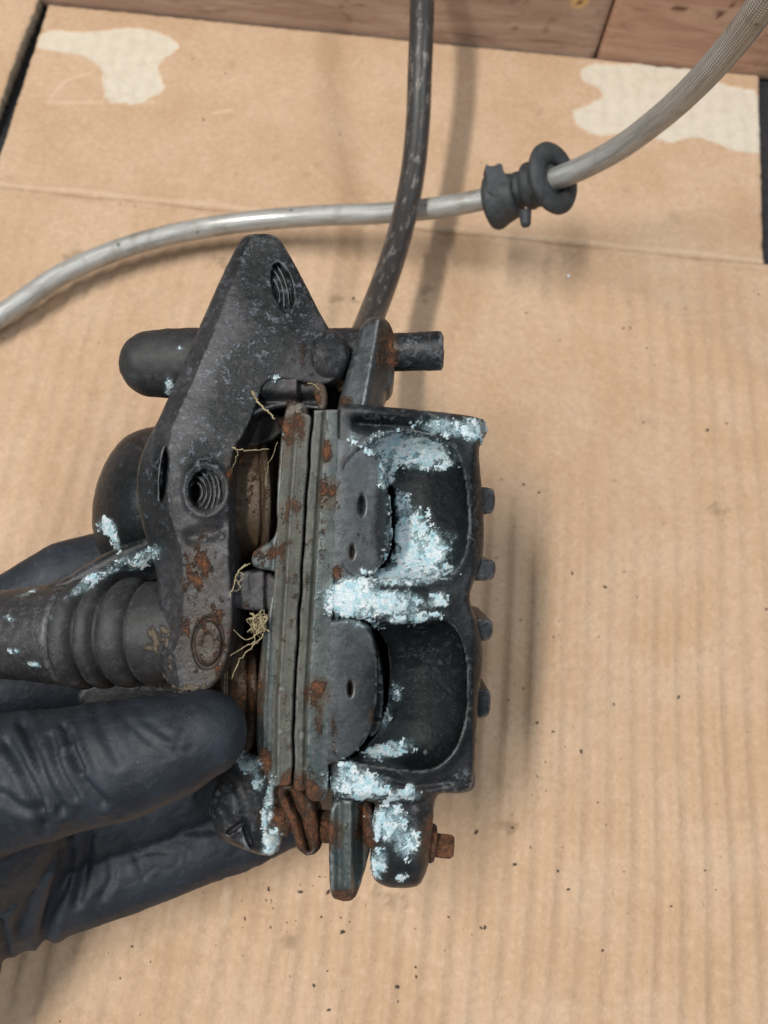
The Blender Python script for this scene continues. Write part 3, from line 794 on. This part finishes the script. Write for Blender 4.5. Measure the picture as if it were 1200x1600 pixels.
def housing_h(P, d):
    x, y = P[:, 0], P[:, 1]
    w = 1.95 - .75 * sstep(560, 760, x)
    w -= .25 * sstep(735, 758, x)
    w += .10 * np.exp(-((y - 935) / 26) ** 2) * (1 - sstep(690, 740, x))
    for poly, dep in ((BAY1s, 1.35), (BAY2s, 1.25)):
        s, _ = psdf(P, poly)
        prof = np.clip(s / 80, 0, 1); prof = np.sqrt(np.clip(1 - (1 - prof) ** 2, 0, 1))
        w = w - np.where(s > 0, dep * prof * (1 - .55 * sstep(620, 745, x)), 0)
        w = w + .03 * np.exp(-((s + 6) / 6) ** 2)
    g1_ = np.interp(y, [735, 750, 765, 800, 860, 880, 895], [590, 603, 616, 620, 616, 606, 590])
    g2_ = np.interp(y, [960, 985, 1010, 1050, 1100, 1150, 1190], [566, 590, 604, 608, 604, 585, 545])
    w -= 1.1 * (1 - sstep(g1_ - 5, g1_ + 2, x)) * sstep(735, 748, y) * (1 - sstep(885, 900, y)) * (x > 560)
    w -= 1.1 * (1 - sstep(g2_ - 5, g2_ + 2, x)) * sstep(962, 975, y) * (1 - sstep(1180, 1192, y)) * (x > 530)
    # top ledge groove and pits
    w -= .28 * np.exp(-(pline(P, [(560, 662), (640, 668), (668, 664)]) / 9) ** 2)
    w -= .18 * np.exp(-(ell(P, 664, 652, 12, 11)) ** 2)
    w -= .20 * np.exp(-(ell(P, 655, 940, 17, 18)) ** 4)
    w -= .10 * np.exp(-(ell(P, 610, 930, 28, 8)) ** 4)
    # bottom lug steps down
    w -= .35 * sstep(1236, 1258, y)
    w += .10 * np.exp(-((x - 655) / 10) ** 2) * sstep(1250, 1270, y)
    w -= .10 * np.exp(-(pline(P, [(600, 1212), (650, 1228), (700, 1222)]) / 7) ** 2)
    w -= .25 * sstep(1350, 1390, y)
    return w
relief('housing', HOUS, housing_h, -2.2, 'black_cast', cal, step=2.2, R=11, rings=8, rough=.010)
# teeth along the outer wall
for (x0, y0, x1, y1, wt) in ((735, 760, 774, 804, .70), (728, 872, 775, 907, .95), (728, 965, 771, 1002, .85), (728, 1074, 767, 1122, .65), (728, 660, 760, 690, .8), (715, 1196, 743, 1238, .8)):
    relief('cooling_fin', [(x0, y0), (x1 - 6, y0 + 2), (x1, y0 + 9), (x1 - 1, y1 - 8), (x1 - 9, y1), (x0, y1)], lambda P, d, w_=wt: w_ - .004 * (P[:, 0] - x0), -1.6, 'black_cast', cal, step=2.2, R=4, rings=4, round_iter=1)

# ---- crack between the two pads
def crackx(y): return np.interp(y, [630, 700, 780, 900, 1000, 1100, 1240], [489, 484, 478, 471, 465, 459, 457])
ys = np.arange(642, 1236, 22.)
def strip(xa, xb, y0, y1):
    yy = [v for v in ys if y0 < v < y1]; yy = [y0] + yy + [y1]
    return [(xa(v), v) for v in yy] + [(xb(v), v) for v in yy[::-1]]
wig = lambda y: .7 * math.sin(y * .07) + .6 * math.sin(y * .19 + 1)
lin_in = relief('friction_lining', strip(lambda y: crackx(y) - 42 + 8 * (y > 1000), lambda y: crackx(y) - 2.5 + wig(y), 645, 1228),
    lambda P, d: 1.98 - .05 * sstep(8, 20, crackx(P[:, 1]) - P[:, 0]) - .10 * sstep(24, 30, crackx(P[:, 1]) - P[:, 0]) + .03 * np.exp(-((crackx(P[:, 1]) - P[:, 0] - 22) / 2.5) ** 2), -1.4, 'lining', cal, step=2.0, R=3, rough=.007)
lin_out = relief('friction_lining', strip(lambda y: crackx(y) + 2.5 + wig(y), lambda y: crackx(y) + 26, 641, 1236),
    lambda P, d: 1.97 - .10 * sstep(13, 19, P[:, 0] - crackx(P[:, 1])) , -1.4, 'lining', cal, step=2.0, R=3, rough=.007)
bp_in = relief('backing_plate', [(448,634),(458,628),(478,630),(480,646),(474,780),(462,900),(452,1000),(440,1090),(436,1160),(438,1236),(420,1222),(404,1190),(400,1150),(402,1080),(408,1010),(420,950),(432,905),(436,893),(402,889),(392,880),(395,862),(412,852),(428,842),(434,820),(432,790),(436,720),(442,660)],
    lambda P, d: 1.82 - .10 * sstep(470, 395, P[:, 0]) + .05 * np.exp(-((P[:, 0] - crackx(P[:, 1]) + 45) / 4) ** 2), .9, 'pad_steel', cal, step=2.2, R=4, rough=.008)
ridge = lambda y: np.interp(y, [630, 700, 900, 1000, 1150, 1250], [528, 529, 522, 517, 514, 512])
bp_out = relief('backing_plate', strip(lambda y: crackx(y) + 21, lambda y: float(ridge(y)), 640, 1252),
    lambda P, d: 2.02 - .04 * sstep(10, 30, P[:, 0] - crackx(P[:, 1]) - 20), .9, 'pad_steel', cal, step=2.2, R=3, rough=.007)
def lobes(pts):
    return pts
shim = relief('shim', [(508,685),(536,682),(560,686),(582,700),(596,728),(606,762),(610,810),(606,850),(594,884),(574,903),(545,910),(508,910)],
    lambda P, d: 1.97 - .20 * sstep(530, 612, P[:, 0]) - .30 * (np.exp(-ell(P, 565, 790, 5, 14) ** 4) + .6 * np.exp(-ell(P, 550, 862, 3.5, 10) ** 4)), 1.2, 'shim_steel', bp_out, step=2.2, R=6, rough=.007)
shim2 = relief('shim', [(500,975),(530,966),(556,966),(576,980),(588,1010),(592,1060),(588,1110),(576,1150),(556,1176),(530,1190),(500,1200),(500,1100)],
    lambda P, d: 1.97 - .18 * sstep(520, 596, P[:, 0]) - .30 * np.exp(-ell(P, 547, 1076, 4, 11) ** 4), 1.2, 'shim_steel', bp_out, step=2.2, R=6, rough=.007)
# outer piston rims showing in the gap beside the shims
for (cx, cy, ry) in ((596, 815, 92), (584, 1075, 100)):
    relief('piston', [(cx - 14, cy - ry * .75), (cx + 6, cy - ry * .6), (cx + 14, cy - ry * .2), (cx + 16, cy + ry * .3), (cx + 8, cy + ry * .7), (cx - 14, cy + ry * .8)],
           lambda P, d, c_=cy: 1.38 - .10 * (np.abs(P[:, 1] - c_) % 46 < 5), .2, 'black_cast', cal, step=2.4, R=5)

# ---- dark core behind the pads and between the pads and the bracket
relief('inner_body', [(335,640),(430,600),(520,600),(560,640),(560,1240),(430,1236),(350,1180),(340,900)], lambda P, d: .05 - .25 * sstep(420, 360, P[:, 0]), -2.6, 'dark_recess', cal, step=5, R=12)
# pistons on the left side, rusty, seen edge on
def pist(y0, y1, xl, xr, wt):
    yc = (y0 + y1) / 2; hh = (y1 - y0) / 2
    def h(P, d):
        k = np.clip((P[:, 1] - yc) / hh, -1, 1)
        w = wt - 1.15 * (1 - np.sqrt(np.clip(1 - k * k, 0, 1)))
        w -= .14 * np.exp(-((P[:, 0] - (xr - 14 - 8 * k * k)) / 2.5) ** 2)
        w -= .10 * np.exp(-((P[:, 0] - (xl + 8)) / 3) ** 2)
        return w
    bow = lambda t: -10 * t * t
    pts = [(xl, y0)] + [(xr + bow(t), yc + hh * t) for t in np.linspace(-1, 1, 9)] + [(xl, y1)]
    relief('piston', pts, h, -1.2, 'piston_steel', cal, step=2.4, R=3, label='rusty piston facing the inner pad')
pist(684, 884, 352, 424, 1.35)
pist(985, 1178, 348, 402, 1.25)
# anti-rattle clip and sliding block between bracket and pads
relief('bracket_lug', [(358,893),(436,892),(437,950),(424,956),(366,952),(358,940)], lambda P, d: 1.72 - .18 * sstep(410, 416, P[:, 0]) , .2, 'bracket_cast', cal, step=2.4, R=5, rough=.01)
relief('bracket_lug', [(384,622),(400,588),(470,584),(498,594),(510,612),(508,640),(478,636),(440,632),(410,640),(385,660)], lambda P, d: 1.55 - .22 * sstep(462, 470, P[:, 0]) - .28 * np.exp(-((P[:, 1] - 628) / 10) ** 2), -.2, 'bracket_cast', cal, step=2.4, R=5, rough=.01)
relief('pad_spring', [(488,600),(500,596),(511,606),(510,640),(497,640),(492,618)], lambda P, d: 1.72 + 0 * d, 1.3, 'rusty_steel', cal, step=2.2, R=4)
relief('pad_spring', [(408,640),(450,652),(446,672),(424,690),(395,700),(372,705),(376,660)], lambda P, d: .75 + 0 * d, 0, 'dark_recess', cal, step=3, R=6)  # dark filler in the hollow, its shade put into the colour

# ---- inner cylinder body, left of the bracket
def body_h(P, d):
    q = ell(P, 225, 790, 95, 125)
    return .55 - 1.6 * np.clip(q, 0, 1.1) ** 2.2
relief('cylinder_body', [(262,664),(228,668),(196,680),(172,708),(155,742),(144,784),(143,820),(150,850),(162,880),(178,905),(230,930),(330,930),(330,690)], body_h, -3.0, 'black_cast', cal, step=2.6, R=16, rings=6)
# arm from the cylinder to the slide-pin bore, with a white corroded upper edge
def arm_h(P, d):
    s = pline(P, [(40, 930), (120, 905), (190, 868), (250, 840)])
    return .75 - .5 * sstep(0, 60, s)
relief('bridge_arm', [(-60,945),(20,930),(75,915),(112,897),(150,872),(190,852),(232,838),(262,842),(262,900),(200,940),(120,960),(-60,1000)], arm_h, -1.6, 'black_cast', cal, step=2.6, R=10, rings=4)
# slide-pin bore and bellows boot
a = K(-90, 992, -.1); b = K(312, 986, .95)
Lb = np.linalg.norm(b - a)
def ax_t(px): return (px + 90) / 402 * Lb
prof = [(0, .98), (ax_t(20), 1.0), (ax_t(60), 1.05), (ax_t(100), 1.12), (ax_t(122), 1.16), (ax_t(127), 1.12)]
V, Fc = lathe(a, b, prof, seg=72); emit('pin_bore', V, Fc, 'bracket_cast', cal, rough=.02)
pf = [(ax_t(124), 1.02)]
for x0, x1, r in ((127, 158, 1.24), (163, 188, 1.22), (193, 232, 1.20)):
    n_ = 8
    for k_ in range(n_ + 1):
        tt = k_ / n_
        pf.append((ax_t(x0 + (x1 - x0) * tt), r - .17 * (abs(2 * tt - 1) ** 3)))
    pf.append((ax_t(x1 + 2.5), r - .24))
pf += [(ax_t(238), 1.10), (ax_t(262), 1.10), (ax_t(268), 1.06), (ax_t(300), 1.02)]
V, Fc = lathe(a, b, pf, seg=80); emit('rubber_boot', V, Fc, 'boot_rubber', cal, rough=.012)

# ---- upper slide pin: rubber cap, shaft through the ear, bare end
a = K(190, 571, -.15); b = K(600, 556, .2); L_ = np.linalg.norm(b - a)
n_ = 8; R_ = .76
prof = [(R_ * (1 - math.cos(i / n_ * math.pi / 2)), max(.02, R_ * math.sin(i / n_ * math.pi / 2))) for i in range(n_ + 1)] + [(1.2, .79), (2.2, .78), (2.9, .74)]
V, Fc = lathe(a, b, prof, seg=56); emit('pin_cap', V, Fc, 'boot_rubber', cal, rough=.02)
V, Fc = lathe(K(500, 553, .3), K(575, 551, .3), [(0, .56), (1.1, .56)], seg=40); emit('pin_sleeve', V, Fc, 'black_cast', cal)
V, Fc = lathe(K(590, 551, .62), K(694, 548, .62), [(0, .50), (.12, .50), (.14, .42), (.3, .41), (1.32, .43), (1.40, .42), (1.44, .36), (1.45, .02)], seg=48); emit('slide_pin', V, Fc, 'black_cast', cal, rough=.02)
# ear carrying the pin
def ear_h(P, d):
    e = np.interp(P[:, 1], [495, 640], [592, 566])
    return 1.75 - .0035 * np.abs(P[:, 0] - e) * 2 - .45 * sstep(e, e + 34, P[:, 0]) - .25 * sstep(640, 495, P[:, 1])
relief('pin_ear', [(526,648),(530,625),(545,572),(558,525),(566,506),(578,495),(598,495),(610,506),(617,528),(617,590),(612,606),(600,612),(598,646)], ear_h, -.6, 'shim_steel', cal, step=2.2, R=7, rough=.008)

# ---- mounting bracket plate
BR = [(372,380),(380,369),(405,364),(430,368),(441,378),(470,430),(500,490),(524,528),(536,560),(530,590),(505,604),(470,596),(425,592),(410,602),(398,640),(382,680),(364,702),(360,750),(358,830),(360,900),(365,940),(362,1000),(352,1045),(335,1072),(312,1083),(285,1080),(262,1070),(250,1040),(252,1000),(248,960),(246,905),(238,870),(224,830),(214,780),(214,735),(224,700),(244,662),(268,612),(295,550),(325,480),(352,420)]
SIDE = [(392,372),(360,450),(330,530),(300,600),(272,660),(258,720),(264,800),(284,860),(288,920),(286,985),(272,1020),(285,1085)]
def br_h(P, d):
    x, y = P[:, 0], P[:, 1]
    xs_ = np.interp(y, [p_[1] for p_ in SIDE], [p_[0] for p_ in SIDE])
    w = 2.15 - .55 * sstep(880, 560, y) * 1.0 - .35 * sstep(560, 370, y)
    off = np.clip(xs_ - x, 0, 80)
    w -= .0115 * off
    w -= .10 * np.exp(-((xs_ - x - 2) / 4) ** 2) * 0
    # waisted shoulder towards the upper right
    w -= .25 * sstep(430, 530, x)
    # threaded holes
    m1 = 1 - sstep(.88, 1.02, ell(P, 321, 766, 27, 33, 0)); e1 = ell(P, 306, 769, 6.6, 9.5)
    w -= m1 * (.42 - .012 * (x - 300) + .060 * np.cos(2 * math.pi * e1)) + .45 * (1 - sstep(.8, 1.1, ell(P, 305, 770, 7, 15)))
    w += .05 * np.exp(-((ell(P, 321, 765, 27, 33) - 1.25) / .18) ** 2)
    m2 = 1 - sstep(.80, 1.05, ell(P, 441, 449, 17, 40, -14)); e2 = ell(P, 426, 455, 6.5, 15, -14)
    w -= m2 * (.20 + .050 * np.cos(2 * math.pi * e2))
    # slot in the side face
    w -= .40 * (1 - sstep(.6, 1.05, ell(P, 256, 742, 7, 46, 5))) - .12 * np.exp(-ell(P, 252, 748, 3, 26, 3) ** 4)
    # hollow above and below the hole, swell of the lower arm
    w += .10 * np.exp(-ell(P, 320, 765, 60, 60) ** 2)
    w -= .14 * np.exp(-(pline(P, [(300, 840), (345, 830), (358, 812)]) / 12) ** 2)
    # pressed pin end
    q = ell(P, 325, 1005, 23, 38, 4)
    w -= .08 * np.exp(-((q - 1) / .10) ** 2); w += .035 * (1 - sstep(.8, 1, q))
    q = ell(P, 325, 1005, 11, 18, 4); w -= .03 * (1 - sstep(.7, 1.1, q))
    return w
brk = relief('mounting_bracket', BR, br_h, -.2, 'bracket_cast', cal, step=1.7, R=6, rings=6, rough=.012)
# domed boss to the right of the plate
def boss_h(P, d):
    return 1.05 + .55 * np.sqrt(np.clip(1 - ell(P, 508, 553, 46, 48) ** 2, 0, 1))
relief('boss', [(486,530),(500,516),(524,514),(542,530),(548,556),(540,582),(522,600),(500,598),(486,575)], boss_h, -.2, 'bracket_cast', cal, step=2.4, R=8, rough=.02)

# ---- lower end: pad tab, clip, hanger rod, boss
relief('pad_tab', [(514,1248),(562,1250),(580,1256),(584,1290),(578,1330),(566,1375),(556,1402),(544,1409),(524,1406),(515,1396),(514,1330)],
       lambda P, d: 1.62 - .65 * sstep(548, 556, P[:, 0]) - .12 * sstep(1380, 1410, P[:, 1]) - .10 * np.exp(-((P[:, 0] - 530) / 6) ** 2), -.2, 'pad_steel', cal, step=2.2, R=6, rough=.012)
relief('pad_spring', [(430,1232),(452,1224),(474,1236),(488,1256),(500,1290),(504,1318),(494,1334),(478,1338),(464,1326),(458,1300),(444,1270)],
       lambda P, d: 1.35 - .35 * np.exp(-(pline(P, [(452, 1240), (468, 1275), (482, 1325)]) / 5) ** 2) - .3 * sstep(485, 505, P[:, 0]), .2, 'rusty_steel', cal, step=2.2, R=6, rough=.03)
V, Fc = lathe(K(418, 1280, .75), K(600, 1302, .75), [(0, .02), (.02, .2), (.06, .28), (.5, .30), (.52, .22), (1.0, .22), (1.04, .33), (1.5, .34), (1.54, .24), (2.2, .25), (2.24, .34), (2.7, .34)], seg=32)
emit('pad_pin', V, Fc, 'rusty_steel', cal, rough=.03)
V, Fc = lathe(K(664, 1316, .55), K(700, 1321, .55), [(0, .40), (.16, .41), (.22, .38)], seg=36); hexb = emit('pin_bolt', V, Fc, 'rusty_steel', cal, rough=.02)
V, Fc = lathe(K(676, 1320, .55), K(711, 1324, .55), [(0, .27), (.40, .27), (.46, .22), (.46, .12), (.30, .10), (.30, .01)], seg=48, poly=6); emit('hex_head', V, Fc, 'rusty_steel', hexb, rough=.01, smooth=False)
# lower left boss of the inner body
def lb_h(P, d):
    w = .45 - .9 * sstep(400, 330, P[:, 0]) * .6
    w += .35 * np.exp(-ell(P, 352, 1268, 26, 44) ** 4)
    w -= .25 * np.exp(-(pline(P, [(358, 1300), (380, 1285), (392, 1320)]) / 4) ** 2)
    w += .22 * np.exp(-((P[:, 0] - 420 + .06 * (P[:, 1] - 1250)) / 14) ** 2)
    return w
relief('lower_boss', [(352,1170),(400,1170),(424,1200),(430,1240),(436,1290),(440,1320),(428,1334),(408,1338),(385,1328),(352,1316),(334,1298),(326,1268),(330,1240),(346,1215)], lb_h, -2.6, 'black_cast', cal, step=2.3, R=10, rings=6, rough=.02)
# lower inner flange seen beneath the bore
relief('lower_flange', [(118,1060),(250,1070),(330,1080),(330,1180),(160,1150),(128,1130)], lambda P, d: -.35 + 0 * d, -2.2, 'black_cast', cal, step=4, R=6)

# ---- dry grass caught between bracket and pads
def straw(name, pieces, label):
    parts = []
    for pts, r in pieces:
        P3 = catmull([K(*p_) for p_ in pts], 6)
        P3 = P3 + (rng.random(P3.shape) - .5) * .04
        v, f, _ = tube(P3, r * .5 * (1 - .5 * np.linspace(0, 1, len(P3)) ** 2), 5)
        parts.append((v, f))
    V, Fc = join(*parts)
    o = link(name, mesh_of(name, V, Fc, True), 'dry_straw', label=label, category='dry grass', group='dry grass caught in the caliper'); o.matrix_world = HELD
tuft = [([(405 + random.gauss(0, 7), 975 + random.gauss(0, 9), 2.0 + random.gauss(0, .1)) for _ in range(4)], random.uniform(.012, .03)) for _ in range(26)]
tuft += [([(412,990,2.1),(395,1010,2.2),(375,1030,2.3),(362,1060,2.3)], .022), ([(408,985,2.1),(385,1000,2.1),(365,985,2.2)], .02), ([(405,960,2.1),(396,965,2.2),(398,985,2.1)], .03), ([(404,1000,2.1),(380,1012,2.2),(360,1025,2.35)], .018), ([(408,970,2.1),(418,962,2.1),(412,980,2.0)], .03)]
straw('dry_grass', tuft, 'matted tuft of straw stuck beside the pad below the middle lug')
straw('dry_grass', [([(388,882,2.0),(372,893,2.1),(366,912,2.3),(358,934,2.3)], .030), ([(372,893,2.1),(380,900,2.1),(371,915,2.2)], .02), ([(366,905,2.1),(376,918,2.1),(362,925,2.3)], .02), ([(392,879,2.0),(378,886,2.1),(368,903,2.2)], .02)], 'straw stem lying across the left edge of the middle lug')
straw('dry_grass', [([(366,701,2.0),(392,704,2.0),(420,701,2.0)], .022), ([(362,698,2.0),(370,704,2.0)], .04), ([(372,706,2.0),(364,730,1.9),(362,740,1.9)], .012), ([(434,690,2.0),(418,730,1.8),(415,760,1.7)], .010)], 'thin straw stem in front of the upper rusty piston')
straw('dry_grass', [([(396,615,2.0),(404,630,2.0),(420,645,2.0),(430,655,1.95)], .045), ([(395,612,2.0),(399,620,2.0)], .06), ([(480,598,1.9),(492,602,1.9),(500,610,1.9)], .02)], 'short broken stem by the upper lug at the top of the inner pad')

# ------------------------------------------------------------------ gloved hand
def capsule(a, b, ra, rb, seg=20, flat=1.0):
    a = np.asarray(a, float); b = np.asarray(b, float)
    L__ = np.linalg.norm(b - a); n_ = 6; pr = []
    for i in range(n_ + 1):
        q = i / n_ * math.pi / 2; pr.append((-ra * math.cos(q), max(.001, ra * math.sin(q))))
    for i in range(n_ + 1):
        q = i / n_ * math.pi / 2; pr.append((L__ + rb * math.sin(q), max(.001, rb * math.cos(q))))
    t_, u_, v_, _ = frame(a, b)
    return lathe(a, b, pr, seg=seg, sub=0)
def chain(pts, rad):
    out = []
    for i in range(len(pts) - 1): out.append(capsule(K(*pts[i]), K(*pts[i + 1]), rad[i], rad[i + 1]))
    return out
parts = []
# thumb lying on the front of the caliper
parts += chain([(-160,1290,2.0),(-30,1228,2.35),(90,1206,2.55),(190,1186,2.6),(270,1165,2.55),(318,1146,2.45)], [1.75,1.45,1.24,1.15,1.02,.88])
parts += chain([(60,1215,2.3),(200,1190,2.4)], [1.25,1.1])
# index finger reaching behind the body (upper left)
parts += chain([(-260,1150,-1.9),(-100,1045,-2.2),(10,965,-2.4),(105,903,-2.6),(190,880,-3.0),(270,900,-3.3),(350,930,-3.5)], [1.2,1.1,1.05,1.0,.98,.92,.80])
# middle finger, behind the bore
parts += chain([(-260,1180,-1.8),(-100,1100,-2.1),(40,1062,-2.6),(160,1060,-3.2),(270,1070,-3.6),(360,1080,-3.8)], [1.2,1.12,1.05,1.0,.92,.8])
# ring finger under the lower boss
parts += chain([(-200,1440,-1.0),(-60,1420,-1.0),(60,1392,-1.3),(180,1360,-1.7),(290,1325,-2.1),(390,1298,-2.5),(450,1280,-2.8)], [1.5,1.42,1.24,1.14,1.04,.92,.75])
# little finger tucked underneath
parts += chain([(-200,1500,-1.6),(-60,1450,-1.8),(60,1395,-2.4),(170,1350,-2.8),(260,1310,-3.2)], [1.35,1.2,.95,.85,.7])
parts += chain([(0,1290,-.6),(120,1275,-1.0),(240,1250,-1.6),(340,1215,-2.2),(400,1195,-2.7)], [1.3,1.15,1.0,.9,.75])
# palm and heel
parts += chain([(-260,1080,-1.6),(-240,1400,-.8)], [1.6,1.9])
parts += chain([(-160,1290,1.2),(-220,1330,-.6)], [2.0,2.2])
parts += chain([(-20,1290,1.0),(-60,1400,-.6)], [1.5,1.5])
parts += chain([(20,1280,1.1),(20,1390,-.7)], [1.15,1.2])
parts += chain([(-280,1250,-.6),(-620,1420,-.4)], [2.3,2.5])
parts += chain([(-10,1400,-.6),(-75,1500,-.7),(-150,1640,-.7)], [1.1,1.15,1.2])
V, Fc = join(*parts)
tmp = bpy.data.meshes.new('tmp'); tmp.from_pydata(V.tolist(), [], Fc)
to = bpy.data.objects.new('tmp', tmp); COL.objects.link(to)
md = to.modifiers.new('r', 'REMESH'); md.mode = 'VOXEL'; md.voxel_size = .06
sm = to.modifiers.new('s', 'SMOOTH'); sm.iterations = 18; sm.factor = .6
dg_ = bpy.context.evaluated_depsgraph_get(); ev = to.evaluated_get(dg_); em = ev.to_mesh()
V = np.empty(len(em.vertices) * 3); em.vertices.foreach_get('co', V); V = V.reshape(-1, 3)
Fc = [list(p_.vertices) for p_ in em.polygons]
ev.to_mesh_clear(); bpy.data.objects.remove(to); bpy.data.meshes.remove(tmp)
N = vnormals(V, Fc); P = local_to_px(V); front = V[:, 2] > 1.0
CREASES = [  # (polyline, width px, depth cm, on the thumb?)
 ([(35,1130),(55,1180),(75,1230),(95,1265)], 7, .10, 1), ([(100,1135),(112,1165),(128,1202)], 5, .10, 1), ([(112,1180),(130,1225),(160,1255)], 7, .09, 1),
 ([(10,1160),(40,1205),(62,1250),(70,1290)], 9, .10, 1), ([(200,1128),(235,1160),(268,1178),(300,1170)], 5, .022, 1), ([(300,1110),(285,1140),(275,1170)], 4, .018, 1),
 ([(150,1110),(165,1150),(185,1190)], 8, .04, 1), ([(0,1240),(30,1262),(60,1268)], 7, .06, 1), ([(215,1100),(230,1130),(262,1150)], 5, .015, 1), ([(80,1150),(92,1200),(118,1245)], 5, .05, 1),
 ([(100,1330),(92,1375),(78,1430),(70,1470)], 9, .13, 0), ([(140,1310),(135,1360),(120,1410)], 7, .09, 0), ([(60,1340),(48,1400),(30,1450)], 9, .10, 0), ([(0,1440),(12,1480),(8,1520)], 6, .09, 0),
 ([(190,1310),(215,1340),(225,1370)], 6, .04, 0), ([(255,1285),(290,1300),(330,1296)], 6, .035, 0), ([(20,1330),(10,1380)], 8, .08, 0), ([(160,1400),(175,1375),(172,1340)], 6, .05, 0)]
disp = .03 * (fbm(V, .9, 3, 5) - .5) * 2
n_w = fbm(V * [1.0, .45, 1.0], 1.6, 3, 8)
disp += .018 * (1 - np.abs(2 * n_w - 1) * 2.2).clip(0, 1) * -1
wob = (fbm(V, 1.8, 2, 71) - .5) * 14
for pts, wd, dp, fr in CREASES:
    m = front if fr else ~front
    d_ = pline(P, chaikin(pts, 2, False)) + wob * .3
    g = -dp * np.exp(-(d_ / wd) ** 2) + .45 * dp * np.exp(-((np.abs(d_) - wd * 2.1) / (wd * 1.1)) ** 2)
    disp += np.where(m, g, 0)
wq = V * [.55, 1.0, 1.0] + 1.2 * (fbm(V, .8, 2, 91)[:, None] - .5)
rg = 1 - np.abs(2 * fbm(wq, 2.6, 3, 93) - 1) * 3.0
disp += -.030 * np.clip(rg, 0, 1) ** 2 * sstep(.35, .65, fbm(V, .7, 2, 95))
V = V + N * disp[:, None]
hand = link('gloved_hand', mesh_of('gloved_hand', V, Fc, True), 'glove_nitrile', label='hand in a wrinkled dark blue nitrile glove, thumb on the caliper and fingers behind it', category='hand')
hand.matrix_world = HELD
